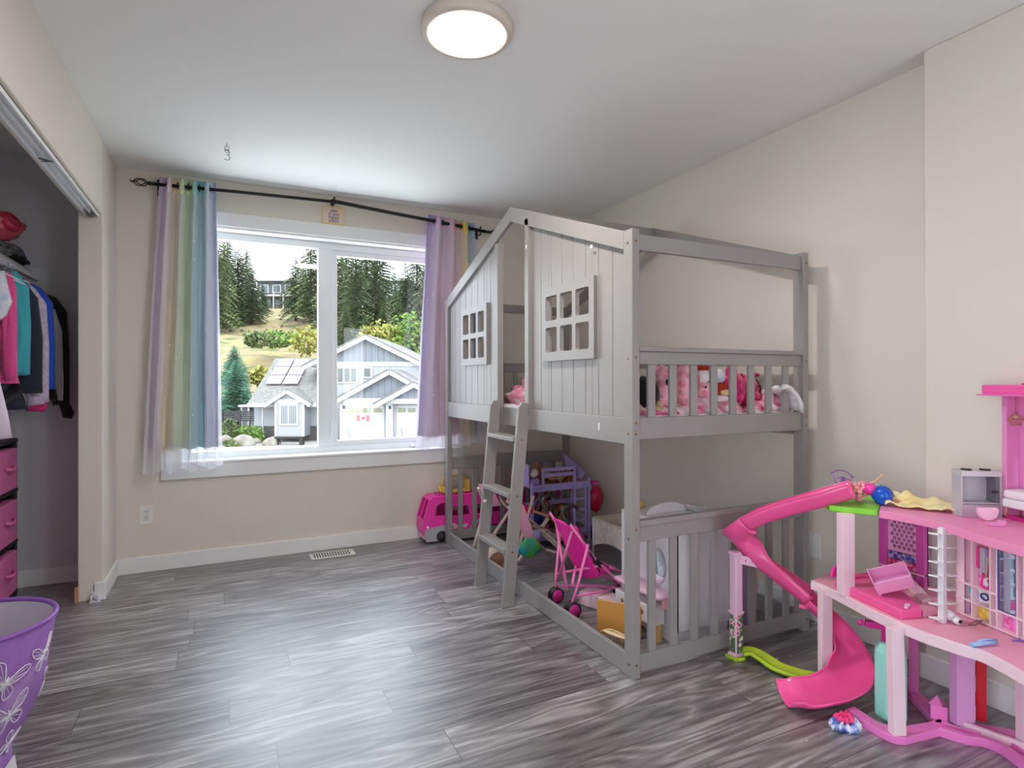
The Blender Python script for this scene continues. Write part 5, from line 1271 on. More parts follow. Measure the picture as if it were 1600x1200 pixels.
tag(MB().obox((1.655, 2.228, .078), (.21, .008, .155), rotm(0, 0, -52)).build('brown_panel', mat('amber_cardboard', sr(206, 146, 72), .5, noise_amt=.06, noise_scale=3), bevel=.002), 'amber brown upright panel on the floor beside the front bed post', 'board')
cmb = thing('toy_brush', 'small cream wooden toy brush lying by the base rail', 'toy brush', (1.60, 2.17, 0))
b = MB(); b.ell((1.605, 2.165, .038), (.075, .022, .005), rotm(0, 8, -52), 20); b.build('brush_head', mat('cream_wood', sr(236, 214, 172), .5), cmb)
for k in range(9):
    p = Vector((1.605, 2.165, .02))+rotm(0, 0, -52) @ Vector((-.055+.014*k, 0, 0)); MB().cyl(p+Vector((0, 0, -.02)), p+Vector((0, 0, .014)), .004, 6).build('bristle_tuft', mat('beige_bristle', sr(198, 176, 150), .9), cmb)
MB().tube(spline([(1.56, 2.24, .035), (1.585, 2.20, .055), (1.62, 2.14, .045), (1.65, 2.10, .038)], 5), .003, 6).build('handle', MC['cream_wood'], cmb)

# toy vanity (white) behind the lower slats
va = thing('toy_vanity', 'white toy dressing table with oval mirror and pink shelf behind the bed slats', 'toy vanity', (2.0, 2.2, 0))
vx0, vx1, vya, vyb = 1.815, 2.17, 2.035, 2.42
for y in (vya, vyb-.012): MB().box(vx0, vx1, y, y+.012, .05, .535).build('side_board', P_WHITE, va, bevel=.002)
MB().box(vx0+.02, vx0+.03, vya, vyb, .05, .535).build('front_board', P_WHITE, va)
MB().box(vx1-.012, vx1, vya, vyb, .05, .535).build('back_board', P_WHITE, va)
MB().box(vx0, vx1, vya, vyb, .53, .545).build('top_board', P_WHITE, va, bevel=.002)
b = MB().ell((0, 0, 0), 1, n=32); b.v = [Vector((vx0+.017, 2.165, .325))+Vector((v.x*.003, v.y*.062, v.z*.085)) for v in b.v]
b.build('oval_mirror', mat('toy_mirror', sr(226, 230, 236), .03, 1.0), va)
MB().box(vx0-.085, vx0+.02, vya+.012, vyb-.05, .212, .228).build('pink_shelf', P_PALE, va, bevel=.004)
MB().box(vx0-.05, vx0+.02, vya+.012, vya+.024, .165, .212).build('shelf_bracket', mat('rose_pink_board', sr(236, 170, 184), .5), va, bevel=.003)
for y in (2.09, 2.36):
    for x in (vx0-.04,): MB().box(x, x+.022, y, y+.022, 0, .075).build('wooden_leg', mat('light_oak', sr(224, 178, 110), .5), va, bevel=.002)
MB().box(vx0-.07, vx0+.0, vya+.06, vyb-.04, .075, .16).build('drawer', P_WHITE, va, bevel=.003)
for z in (0,): MB().box(vx0+.01, vx1-.01, vya+.01, vyb-.01, 0, .05).build('plinth', P_BLK if 0 else P_WHITE, va)
rg = random.Random(3); b = MB()
for k in range(5):
    c = Vector((vx0-.072, 2.12+.05*k, .11+.02*rg.random())); n0 = 5
    for j in range(n0): b.ell(c+Vector((0, .007*math.cos(j*1.26), .007*math.sin(j*1.26))), (.0015, .005, .005), n=6)
b.build('flower_decals', mat('brown_gold_print', sr(168, 120, 80), .6), va)
MB().prism([(1.85+.12+.12*math.cos(R_(a)), .545+.05*math.sin(R_(a))) for a in range(0, 181, 15)], .012, (0, 2.25, 0), 'xz').build('arched_top', P_WHITE, va)
tag(MB().box(2.09, 2.16, 2.18, 2.26, .546, .575).build('clear_box', mat('frosted_plastic', sr(226, 224, 228), .2, trans=.3), bevel=.004), 'small clear plastic box on top of the white toy vanity', 'box')
lump('doll_wig', m_blond, (1.90, 2.40, .565), (.045, .04, .022), 21, 'blond doll wig lying on the white toy vanity beside the post', 'doll wig', amp=.3)
# white play cupboard panels and the lilac and pink toys behind the last slats
t = thing('pink_toy_locker', 'tall pink and lilac toy locker behind the last lower slats', 'toy locker', (2.27, 2.05, 0))
MB().box(2.185, 2.245, 2.0, 2.12, 0, .46).build('lilac_side', mat('lilac_panel', sr(206, 168, 214), .5), t, bevel=.003); MB().box(2.248, 2.31, 2.0, 2.12, 0, .46).build('pink_side', P_PALE, t, bevel=.003)
MB().box(2.25, 2.315, 1.994, 2.0, .20, .212).build('ledge', P_PALE, t)

# ================================================================== plush toys on the bed
def plush(name, label, c, r, m, ears=None, muzzle=None, eyes=True, limbs=None, seed=0, cat='plush toy'):
    t = thing(name, label, cat, c); C = Vector(c)+Vector((0, 0, r[2]))
    b = MB(); b.ell((0, 0, 0), 1, n=28)
    b.v = [C+Vector((v.x*r[0], v.y*r[1], v.z*r[2]))*(1+.10*noise.noise(v*3+Vector((seed, 0, 0)))) if 0 else C+Vector((v.x*r[0], v.y*r[1], v.z*r[2]))*1.0+v*.012*noise.noise(v*4+Vector((seed, 0, 0))) for v in b.v]
    b.build('plush_body', m, t)
    for (dx, dy, dz, rr, m2) in (limbs or []): MB().ell(C+Vector((dx, dy, dz)), rr, n=16).build('plush_limb', m2 or m, t)
    if ears:
        for q in (-1, 1): MB().ell(C+Vector((q*ears[0], ears[1], ears[2])), ears[3], n=14).build('ear', ears[4] or m, t)
    if muzzle: MB().ell(C+Vector(muzzle[0]), muzzle[1], n=14).build('muzzle', muzzle[2], t)
    if eyes:
        for q in (-1, 1): MB().ell(C+Vector((q*.018+(muzzle[0][0] if muzzle else 0), -r[1]-.002, r[2]*.35)), .006, n=8).build('eye', P_BLK, t)
    return t
m_fpink = ramp_mat('pink_plush', [(.35, sr(232, 130, 160)), (.6, sr(248, 186, 200))], 40, 3, .95, bump=.4, sheen=.5); m_fblack = mat('black_plush', sr(14, 13, 16), .95, sheen=.3); m_fhot = ramp_mat('magenta_plush', [(.35, sr(170, 10, 84)), (.6, sr(232, 50, 130))], 30, 3, .8, bump=.5, sheen=.4)
m_fwhite = mat('white_plush', sr(240, 232, 234), .95, sheen=.4); m_fbeige = mat('beige_plush', sr(228, 196, 158), .95); m_frust = mat('rust_plush', sr(176, 52, 30), .95); m_dots = ramp_mat('lilac_dot_cloth', [(.18, sr(140, 130, 190)), (.28, sr(232, 226, 240))], 22, 2, .85, 'voronoi')
BZ = 1.07
plush('black_plush_dog', 'black plush toy with beige paws, second from the front bed post', (1.665, 2.06, BZ-.02), (.072, .075, .085), m_fblack, eyes=False, limbs=[(.01, -.085, -.062, (.03, .03, .022), m_fbeige), (-.035, -.075, -.065, (.022, .03, .018), m_fbeige), (.03, -.06, -.05, (.02, .03, .03), m_fbeige)])
tag(cloth_blob('spotted_cloth', m_dots, (1.66, 2.20, BZ), (.10, .08, .17), 6, .35, 36), 'white cloth with lilac spots heaped behind the black plush toy', 'cloth')
plush('pink_plush_bear', 'pink plush bear with a black nose behind the third end slat', (1.775, 2.06, BZ), (.068, .08, .10), m_fpink, ears=(.05, 0, .09, (.022, .015, .022), None), muzzle=((-.035, -.085, .025), (.017, .013, .017), P_BLK), eyes=False)
plush('pink_plush_seal', 'large upright fluffy pink plush toy in the middle of the slats', (1.885, 2.04, BZ), (.065, .075, .115), m_fpink, eyes=False, limbs=[(0, 0, .10, (.05, .05, .03), m_fhot), (.0, -.05, -.09, (.055, .05, .03), None)])
plush('capped_plush_doll', 'plush doll with a red cap and white face behind the fifth slat', (1.985, 2.06, BZ), (.058, .07, .075), m_fpink, eyes=True, limbs=[(0, -.02, .075, (.045, .045, .04), m_fwhite), (0, -.01, .115, (.048, .05, .022), m_frust), (.02, 0, .145, (.035, .03, .02), m_fblack), (.045, -.03, -.01, (.02, .03, .06), m_fblack), (.035, -.05, -.07, (.02, .02, .02), mat('green_felt', sr(60, 140, 60), .9))])
plush('rust_plush_doll', 'plush doll with rust red hair and pastel head scarf', (2.095, 2.06, BZ+.03), (.052, .06, .06), m_frust, eyes=False, limbs=[(-.01, -.02, .06, (.045, .04, .04), m_irid), (.015, -.05, -.015, (.035, .02, .015), m_fbeige), (.0, -.03, -.05, (.05, .04, .03), m_fwhite)])
plush('magenta_plush_bird', 'shaggy magenta plush toy left of the last two slats', (2.205, 2.06, BZ), (.058, .07, .088), m_fhot, ears=(.025, 0, .085, (.012, .01, .025), None), eyes=False)
plush('magenta_plush_bear', 'round magenta plush toy beside the white corner cushion', (2.305, 2.06, BZ), (.058, .06, .078), m_fhot, ears=(.03, 0, .075, (.014, .01, .014), None), muzzle=((0, -.055, -.02), (.03, .02, .02), m_fhot), eyes=True)
plush('maroon_plush', 'small maroon plush toy in the far right corner of the bed', (2.40, 2.10, BZ), (.035, .04, .07), mat('maroon_plush', sr(120, 30, 50), .95), eyes=False, limbs=[(-.01, -.02, .09, (.025, .02, .012), m_fhot)])
# duvet corner spilling over the right end rail
b = MB()
def f(u, v):
    x = 2.33+.135*u; y = 1.885+.10*v; z = 1.145-.10*(u**2.2)*(1-.5*v)+.012*noise.noise(Vector((u*5, v*4, 2)))+.03*(1-v)*(u < .95)
    return (x, y-.02*(1-v), z)
b.grid(f, 20, 12); tag(b.build('duvet_corner', m_white_cloth, solid=.02), 'white duvet corner spilling over the right end of the bed rail', 'duvet')
# ================================================================== dollhouse
ZM, ZT = .394, .72
dh = thing('dollhouse', 'three-storey pink dollhouse with a lattice panel and closet wall against the right wall', 'dollhouse', (2.25, 1.15, 0))
P_BASE = mat('orchid_plastic', sr(240, 128, 204), .35); P_COL = mat('blush_plastic', sr(246, 214, 226), .4); P_DECK = mat('rose_deck_plastic', sr(244, 170, 196), .4); P_GREEN = mat('lime_plastic', sr(134, 214, 58), .4); P_CHART = mat('chartreuse_plastic', sr(186, 216, 56), .4)
P_TOP = mat('pink_top_deck', sr(246, 150, 196), .4)
def slab(poly, z0, z1, name, m, bevel=.003, smooth_pts=False, parent=dh):
    return MB().prism(poly, z1-z0, (0, 0, z0), 'xy').build(name, m, parent, bevel=bevel)
def spl2(pts, n=5): return [(p.x, p.y) for p in spline([(x, y, 0) for x, y in pts], n)]
mid = spl2([(2.115, 1.565), (2.108, 1.50), (2.083, 1.416), (2.035, 1.27), (2.015, 1.18), (2.003, 1.08), (2.01, .99), (2.02, .93), (1.99, .85), (1.955, .77), (1.93, .6)])+[(2.35, .6), (2.47, 1.0), (2.485, 1.25), (2.46, 1.50), (2.28, 1.60)]
slab(mid, ZM-.012, ZM, 'middle_deck', P_DECK)
fr_ = spl2([(2.115, 1.565), (2.108, 1.50), (2.083, 1.416), (2.035, 1.27), (2.015, 1.18), (2.003, 1.08), (2.01, .99), (2.02, .93), (1.99, .85), (1.955, .77), (1.93, .6)])
def fascia(line, z0, z1, th, name, m):
    b = MB(); P = [Vector((x, y, 0)) for x, y in line]; A = []; Bq = []
    for i, p in enumerate(P):
        t = (P[min(i+1, len(P)-1)]-P[max(i-1, 0)]).normalized(); n_ = Vector((-t.y, t.x, 0))
        A.append(p-n_*th/2); Bq.append(p+n_*th/2)
    n = len(P); vs = [Vector((p.x, p.y, z)) for z in (z0, z1) for p in A]+[Vector((p.x, p.y, z)) for z in (z0, z1) for p in Bq]
    fs = []
    for i in range(n-1):
        fs += [(i, i+1, n+i+1, n+i), (2*n+i, 3*n+i, 3*n+i+1, 2*n+i+1), (n+i, n+i+1, 3*n+i+1, 3*n+i), (i, 2*n+i, 2*n+i+1, i+1)]
    fs += [(0, n, 3*n, 2*n), (n-1, 3*n-1, 4*n-1, 2*n-1)]
    return b.add(vs, fs).build(name, m, dh, bevel=.002)
fascia(fr_, ZM-.034, ZM+.002, .010, 'deck_edge', P_COL)
# base frame on the floor
slab(spl2([(1.99, 1.335), (1.972, 1.26), (1.966, 1.20), (1.974, 1.16), (2.0, 1.14)], 5)+[(2.16, 1.115), (2.235, 1.15), (2.16, 1.16), (2.03, 1.19), (2.01, 1.24), (2.03, 1.335)], 0, .026, 'base_frame', P_BASE)
MB().beam((2.33, 1.30, .013), (2.20, 1.13, .013), .045, .026).build('base_beam', P_BASE, dh, bevel=.003)
MB().obox((2.235, 1.165, .045), (.05, .05, .05), rotm(0, 0, 35)).add([(2.21, 1.14, .07), (2.26, 1.16, .07), (2.25, 1.19, .07), (2.20, 1.18, .07), (2.23, 1.165, .10)], [(0,1,4),(1,2,4),(2,3,4),(3,0,4),(0,3,2,1)]).build('corner_bracket', P_BASE, dh, bevel=.002)
pool = spl2([(2.16, 1.125), (2.19, 1.06), (2.225, 1.03), (2.235, .98), (2.215, .93), (2.19, .88), (2.19, .80), (2.2, .7)], 5)
slab(pool+[(2.36, .7), (2.40, 1.02), (2.33, 1.10), (2.24, 1.13)], 0, .012, 'pool_floor', P_BASE, .002)
fascia(pool, 0, .030, .022, 'pool_wall', P_BASE)
fascia([(x+.055, y+.008) for x, y in pool], 0, .024, .008, 'pool_step', P_BASE)
MB().beam((2.25, 1.118, .02), (2.34, .80, .02), .016, .03).build('threshold', P_COL, dh, bevel=.002)
# columns
def column(x, y, z0, z1, w_=.034, d_=.030, m=P_COL, rz=-20, nm='column', lean=0):
    b = MB()
    r_ = rotm(0, 0, rz); vs = []
    for z, o in ((z0, 0), (z1, lean)):
        for a, c in ((-1,-1),(1,-1),(1,1),(-1,1)): vs.append(Vector((x+o, y, z))+r_ @ Vector((a*w_/2, c*d_/2, 0)))
    b.add(vs, [(0,3,2,1),(4,5,6,7),(0,1,5,4),(1,2,6,5),(2,3,7,6),(3,0,4,7)])
    return b.build(nm, m, dh, bevel=.002)
column(1.998, 1.165, .026, ZM-.012, .044, .03, lean=-.012)
column(2.113, 1.505, .0, ZM-.012, .044, .03)
column(2.092, 1.405, ZM, ZT-.02, .050, .035)
column(2.345, 1.305, .0, ZM-.012, .05, .03, P_BASE, 25)
column(2.265, 1.105, .026, ZM-.012, .075, .03, mat('lavender_pink_plastic', sr(222, 160, 214), .4), -15)
column(2.325, .955, .026, ZM-.012, .04, .03, P_COL, -20)
# red phone-box style panel
b = MB().obox((2.345, 1.095, .19), (.045, .02, .34), rotm(0, 0, -60)); b.build('red_panel', mat('red_plastic', sr(214, 30, 50), .35), dh, bevel=.003)
for z in (.05, .15, .25, .33): MB().obox((2.313, 1.10, z), (.02, .015, .055), rotm(0, 0, -15)).build('clip', P_PALE, dh, bevel=.002)
for z, x in ((.30, 2.33), (.34, 2.29)): MB().ell((x, 1.085, z), .012, n=10).build('gold_knob', mat('gold_plastic', sr(226, 170, 50), .3), dh)
MB().obox((2.30, 1.325, .30), (.03, .012, .06), rotm(0, 0, 25)).box(2.318, 2.322, 1.29, 1.30, .29, .36).build('shelf_niche', P_MAG, dh)

# lattice panel at the back of the middle floor
lx, ly0, ly1 = 2.45, 1.315, 1.492
lp = MB().box(lx+.004, lx+.016, ly0, ly1, ZM, ZT-.012).build('lattice_wall', mat('lavender_back', sr(186, 112, 168), .5), dh)
for y0_, y1_ in ((ly0, ly0+.032), (ly1-.032, ly1)): MB().box(lx-.016, lx+.012, y0_, y1_, ZM, ZT-.012).build('side_strip', P_MAG if 0 else mat('orchid_strip', sr(212, 84, 176), .4), lp, bevel=.002)
holes = []; rr = .014
for j in range(11):
    for i in range(6):
        cy = ly0+.045+i*.0185+(.009 if j % 2 else 0); cz = ZT-.03-j*.0165
        if cy > ly1-.042: continue
        holes.append([(cy+.0080*math.cos(R_(a+30))*1.0, cz+.0084*math.sin(R_(a+30))) for a in range(0, 360, 60)])
plate([(ly0+.032, ZT-.215), (ly1-.032, ZT-.215), (ly1-.032, ZT-.014), (ly0+.032, ZT-.014)], holes, .004, lambda a, b_, c: (lx-.004+c, a, b_)).build('hexagon_lattice', mat('lattice_pink', sr(244, 178, 220), .45), lp)
for k, (y0_, y1_, z0_, z1_, c) in enumerate(((ly0+.035, ly0+.088, ZT-.245, ZT-.218, (82, 74, 176)), (ly0+.091, ly1-.034, ZT-.245, ZT-.218, (74, 62, 168)), (ly0+.035, ly0+.088, ZT-.275, ZT-.25, (214, 40, 130)), (ly0+.091, ly1-.034, ZT-.275, ZT-.25, (206, 36, 120)))):
    s_ = MB().box(lx-.006, lx+.004, y0_, y1_, z0_, z1_).build('sticker', ramp_mat('shelf_print_%d' % k, [(.45, sr(*c)), (.58, sr(min(255, c[0]+120), min(255, c[1]+120), min(255, c[2]+60)))], 60, 2, .5), lp)
MB().box(lx-.02, lx+.004, ly0+.0, ly1, ZT-.285, ZT-.279).build('ledge', P_PALE, lp)

# hot pink daybed, steps
m_bedp = mat('bubblegum_plastic', sr(246, 96, 162), .4)
slab([(2.035, 1.175), (2.115, 1.15), (2.25, 1.30), (2.30, 1.42), (2.12, 1.47), (2.095, 1.41)], ZM, ZM+.034, 'sunken_daybed', m_bedp, .005)
slab([(2.13, 1.44), (2.17, 1.44), (2.28, 1.42), (2.27, 1.45), (2.14, 1.47)], ZM+.034, ZM+.045, 'daybed_pillow', m_bedp, .004)
MB().prism([(2.115+.035+.035*math.cos(R_(a)), ZM+.04+.042*math.sin(R_(a))) for a in range(0, 181, 15)], .010, (0, 1.475, 0), 'xz').build('headboard', P_HOT, dh, bevel=.002)
slab([(2.12, 1.15), (2.19, 1.14), (2.36, 1.30), (2.28, 1.33)], ZM, ZM+.022, 'step', P_DECK, .004); slab([(2.19, 1.19), (2.235, 1.185), (2.38, 1.32), (2.33, 1.34)], ZM+.022, ZM+.036, 'step', P_COL, .003)

# spiral stair
sxx, syy = 2.137, 1.10
column(sxx, syy, ZM, ZT-.01, .022, .018, P_WHITE, 0, 'stair_pole')
for k in range(7):
    z = ZM+.012+k*.0465; a = R_(168)
    q = [Vector((sxx+.008, syy-.008, z)), Vector((sxx-.004, syy+.012, z)), Vector((sxx-.040, syy+.022, z+.004)), Vector((sxx-.030, syy-.004, z+.002))]
    MB().add(q+[p+Vector((0, 0, .005)) for p in q], [(0,1,2,3),(7,6,5,4),(0,4,5,1),(1,5,6,2),(2,6,7,3),(3,7,4,0)]).build('stair_tread', P_WHITE, dh, bevel=.001)
    q = [p+Vector((.045, -.012, 0)) for p in q]
    MB().add(q+[p+Vector((0, 0, .005)) for p in q], [(0,1,2,3),(7,6,5,4),(0,4,5,1),(1,5,6,2),(2,6,7,3),(3,7,4,0)]).build('stair_bracket', P_WHITE, dh, bevel=.001)

# closet wall (plane runs from A towards the camera side)
A_ = Vector((2.270, 1.126, 0)); Dd = (Vector((2.203, .907, 0))-A_).normalized(); Nn = Vector((Dd.y, -Dd.x, 0))
if Nn.x > 0: Nn = -Nn
def cw(a, z, c): return A_+Dd*a+Nn*c+Vector((0, 0, z))      # a along, c out towards the room
def cbox(a0, a1, z0, z1, c0, c1, name, m, parent, bevel=.0015):
    b = MB(); q = MB().box(a0, a1, c0, c1, z0, z1); b.mesh(q, lambda v: cw(v.x, v.z, v.y)); return b.build(name, m, parent, bevel=bevel)
cwall = cbox(0, .50, ZM, ZT-.012, -.03, -.026, 'closet_wall', mat('blush_back', sr(246, 196, 216), .5), dh)
def pa(u): return (u-1495)*.00205        # photo-measured spacing of the uprights, metres along the wall
for a in (0, .055, .118, .140, .205, .225, .28, .36, .44, .495): cbox(a, a+.006, ZM, ZT-.012, -.026, .0, 'upright', P_COL, cwall)
for a0, a1, zs in ((.0, .146, (ZM+.003, .450, .505, .676)), (.140, .23, (ZM+.003, .455)), (.225, .50, (ZM+.003, .5, .6, .676))):
    for z in zs: cbox(a0, a1, z, z+.006, -.026, .003, 'shelf', P_COL, cwall)
cbox(.0, .03, ZM, ZT-.012, -.004, .0, 'side_jamb', P_COL, cwall)
cbox(.147, .204, .462, .668, -.010, -.004, 'mirror', mat('toy_mirror2', sr(190, 206, 226), .04, 1.0), cwall)
for a0, a1, z0, z1 in ((.145, .149, .460, .67), (.202, .206, .460, .67), (.145, .206, .458, .462), (.145, .206, .668, .672)): cbox(a0, a1, z0, z1, -.011, -.001, 'mirror_frame', mat('indigo_frame', sr(88, 76, 140), .4), cwall, 0)
cbox(.062, .117, .512, .674, -.025, -.022, 'poster_back', ramp_mat('pink_patterned_back', [(.4, sr(236, 100, 170)), (.6, sr(246, 160, 200))], 50, 3, .5), cwall, 0)
b = MB(); b.tube([cw(.062, .655, -.014), cw(.117, .655, -.014)], .0018, 6); b.build('clothes_rail', mat('gold_rail', sr(206, 168, 110), .35, .7), cwall)
for k, (a, w_, z0, c) in enumerate(((.070, .009, .57, (236, 60, 150)), (.081, .008, .55, (200, 170, 190)), (.090, .010, .56, (180, 190, 196)), (.100, .008, .56, (150, 140, 200)), (.109, .008, .57, (236, 70, 150)))):
    cbox(a-w_/2, a+w_/2, z0, .643, -.019, -.010, 'hanging_outfit', mat('outfit_%d' % k, sr(*c), .7), cwall, .002)
    MB().tube([cw(a-.003, .640, -.014), cw(a, .648, -.014), cw(a, .657, -.014)], .0009, 5).build('small_hanger', MC['gold_rail'], cwall)
g_ = MB(); g_.mesh(MB().prism([(.078, .515), (.10, .508), (.112, .515), (.104, .53), (.112, .552), (.098, .545), (.088, .56), (.085, .535)], .004, (0, -.012, 0), 'xz'), lambda v: cw(v.x, v.z, v.y)); g_.build('guitar_body', P_HOT, cwall)
g_ = MB(); g_.mesh(MB().prism([(.095, .524), (.108, .520), (.112, .53), (.106, .540), (.113, .552), (.100, .548), (.096, .54)], .003, (0, -.007, 0), 'xz'), lambda v: cw(v.x, v.z, v.y)); g_.build('guitar_pickguard', P_WHITE, cwall)
MB().tube([cw(.102, .545, -.006), cw(.108, .62, -.008)], .003, 6).build('guitar_neck', mat('maple_neck', sr(216, 178, 140), .5), cwall)
for k, (a0, a1, z0, z1, c) in enumerate(((.062, .085, .682, .704, (60, 130, 200)), (.09, .116, .682, .700, (226, 150, 170)), (.033, .056, .46, .50, (100, 200, 196)), (.064, .115, .46, .50, (206, 200, 236)), (.033, .056, ZM+.015, .445, (120, 50, 150)), (.064, .115, ZM+.012, .445, (240, 190, 70)), (.15, .20, ZM+.01, .45, (240, 90, 170)), (.235, .275, .51, .59, (230, 60, 120)), (.29, .35, .51, .59, (250, 200, 220)), (.235, .275, .61, .67, (236, 120, 180)), (.235, .275, .41, .49, (120, 200, 220)), (.29, .35, .41, .49, (240, 90, 170)))):
    cbox(a0, a1, z0, z1, -.025, -.021, 'sticker', ramp_mat('closet_print_%d' % k, [(.42, sr(*c)), (.6, sr(*[min(255, q+70) for q in c]))], 45, 2, .5), cwall, 0)
b = MB(); gp = [cw(.090+.013*math.cos(t), .480+.010*math.sin(t), -.016) for t in [i*math.pi/8 for i in range(16)]]; b.tube(gp, .003, 6, closed=True); b.build('goggles', mat('navy_toy', sr(40, 60, 120), .4), cwall)
b = MB(); b.mesh(MB().prism([(.036, .475), (.054, .475), (.054, .482), (.046, .486), (.044, .498), (.037, .498)], .004, (0, -.018, 0), 'xz'), lambda v: cw(v.x, v.z, v.y)); b.build('roller_skate', mat('aqua_toy', sr(90, 196, 196), .4), cwall)

# ---- top deck
gtop = spl2([(2.08, 1.462), (2.10, 1.41), (2.13, 1.37), (2.158, 1.325)], 5)
slab(gtop+[(2.30, 1.40), (2.42, 1.50), (2.36, 1.60), (2.2, 1.56), (2.11, 1.50)], ZT-.022, ZT, 'green_balcony', P_GREEN, .004)
top = spl2([(2.160, 1.32), (2.172, 1.24), (2.17, 1.15), (2.148, 1.08), (2.105, .995), (2.06, .88), (2.02, .74), (1.99, .6)], 5)
slab(top+[(2.40, .6), (2.47, 1.0), (2.485, 1.25), (2.46, 1.48), (2.30, 1.40)], ZT-.012, ZT, 'top_deck', P_TOP, .003)
fascia(top, ZT-.026, ZT+.002, .010, 'deck_edge', P_TOP)
# tower room on top
tw = MB(); A2 = Vector((2.432, 1.062, 0)); D3 = Vector((-.29, -.957, 0)).normalized(); N2 = Vector((D3.y, -D3.x, 0)); N2 = N2 if N2.x < 0 else -N2
def tb(a0, a1, z0, z1, c0, c1, name, m, bevel=.002, parent=dh):
    b = MB(); b.mesh(MB().box(a0, a1, c0, c1, z0, z1), lambda v: A2+D3*v.x+N2*v.y+Vector((0, 0, v.z))); return b.build(name, m, parent, bevel=bevel)
P_TW = mat('tower_pink', sr(238, 150, 208), .4)
b = plate([(0, ZT), (.5, ZT), (.5, 1.15), (0, 1.15)], [[(.045, .80), (.11, .80), (.11, .925), (.045, .925)]], .006, lambda a, b_, c: A2+D3*a+N2*(-.06+c)+Vector((0, 0, b_)))
b.build('tower_back_wall', P_TW, dh, bevel=.001)
tb(.045, .11, .862, .868, -.06, -.054, 'window_bar', P_COL)
tb(0, .016, ZT, 1.15, -.06, .0, 'tower_side', P_TW)
tb(.0, .5, ZT, ZT+.012, -.054, .0, 'tower_floor', P_MAG)
tb(-.035, .5, 1.15, 1.185, -.09, .045, 'tower_roof', mat('roof_pink', sr(250, 100, 180), .35), .006)
tb(-.045, .5, 1.146, 1.152, -.10, .055, 'roof_lip', P_BASE, .002)
tb(.05, .10, 1.184, 1.19, -.05, -.02, 'roof_slot', P_MAG)
# pendant
pc = A2+D3*.04+N2*-.01+Vector((0, 0, 1.07)); pl = bpy.data.objects.new('pendant_lamp', None); COL.objects.link(pl); pl.parent = dh; pl.location = pc-dh.location
m_gold = mat('rose_gold', sr(196, 150, 110), .3, .7)
MB().tube([pc+Vector((0, 0, .022)), pc+Vector((0, 0, .08))], .0014, 6).build('cord', m_gold, pl)
tp_ = pc+Vector((0, 0, .022)); bt = [pc+Vector((.014*math.cos(a), .014*math.sin(a), -.024)) for a in [i*1.2566 for i in range(5)]]; md_ = [pc+Vector((.022*math.cos(a+.3), .022*math.sin(a+.3), -.003)) for a in [i*1.2566 for i in range(5)]]
b = MB()
for i in range(5):
    for q in ((tp_, md_[i]), (md_[i], bt[i]), (md_[i], bt[(i+1) % 5]), (bt[i], bt[(i+1) % 5]), (md_[i], md_[(i+1) % 5])): b.tube(q, .0011, 5)
b.build('wire_cage', m_gold, pl); MB().ell(pc+Vector((0, 0, .004)), .006, n=10).build('bulb', mat('amber_bulb', sr(216, 176, 120), .3), pl)

# ---- slide: three curved U sections, one piece of plastic
sl_ = thing('toy_slide', 'hot pink plastic spiral slide running from the green balcony to the floor', 'toy slide', (2.0, 1.6, 0))
P_SL = mat('slide_pink', sr(252, 92, 162), .28, coat=.3)
path = [(2.150, 1.405, .752), (2.10, 1.50, .705), (2.045, 1.62, .648), (1.995, 1.725, .588), (1.975, 1.785, .530), (1.995, 1.805, .470), (2.045, 1.79, .405), (2.115, 1.73, .335), (2.175, 1.645, .262), (2.215, 1.56, .18), (2.20, 1.475, .095), (2.125, 1.42, .045), (2.03, 1.41, .024), (1.93, 1.435, .014), (1.85, 1.48, .008)]
cen = spline(path, 8)
def slide_sec(i0, i1, name, w0, w1, hgt=.045, th=.0):
    b = MB(); rows = []; N = 14; tot = max(1, i1-i0)
    for i in range(i0, i1+1):
        p = cen[i]; t = (cen[min(i+1, len(cen)-1)]-cen[max(i-1, 0)]).normalized(); s_ = Vector((t.y, -t.x, 0)).normalized()
        # bank into the turn
        t2 = (cen[min(i+4, len(cen)-1)]-cen[max(i-4, 0)]); prev = cen[max(i-4, 0)]; nxt = cen[min(i+4, len(cen)-1)]
        curv = ((p-prev).normalized().cross((nxt-p).normalized())).z if i > 4 and i < len(cen)-5 else 0
        bank = -max(-.35, min(.35, curv*.8))
        up = s_.cross(t).normalized()
        if up.z < 0: up = -up
        s2 = s_*math.cos(bank)+up*math.sin(bank)*1; u2 = up*math.cos(bank)-s_*math.sin(bank)
        w_ = w0+(w1-w0)*(i-i0)/tot
        row = []
        for k in range(N+1):
            q = -1+2*k/N; a = q*1.25
            row.append(p+s2*(w_/2)*math.sin(a)/math.sin(1.25)+u2*hgt*((1-math.cos(a))/(1-math.cos(1.25))))
        for q, j in ((1, N), (-1, 0)): pass
        rows.append(row)
    vs = [v for r in rows for v in r]; M_ = N+1
    b.add(vs, [(i*M_+k, i*M_+k+1, (i+1)*M_+k+1, (i+1)*M_+k) for i in range(len(rows)-1) for k in range(N)], 0, True)
    o = b.build(name, P_SL, sl_, solid=.004)
    for j in (0, N): MB().tube([r[j] for r in rows], .0035, 6).build('rolled_edge', P_SL, o)
    return o
slide_sec(0, 26, 'upper_chute', .095, .110, .062); slide_sec(26, 64, 'middle_chute', .110, .125, .060); slide_sec(64, len(cen)-1, 'lower_chute', .135, .165, .045)
for i in (26, 64):
    p = cen[i]; MB().obox(p+Vector((0, 0, -.008)), (.035, .035, .016), rotm(0, 0, 30)).build('joint_clip', P_SL, sl_, bevel=.003)
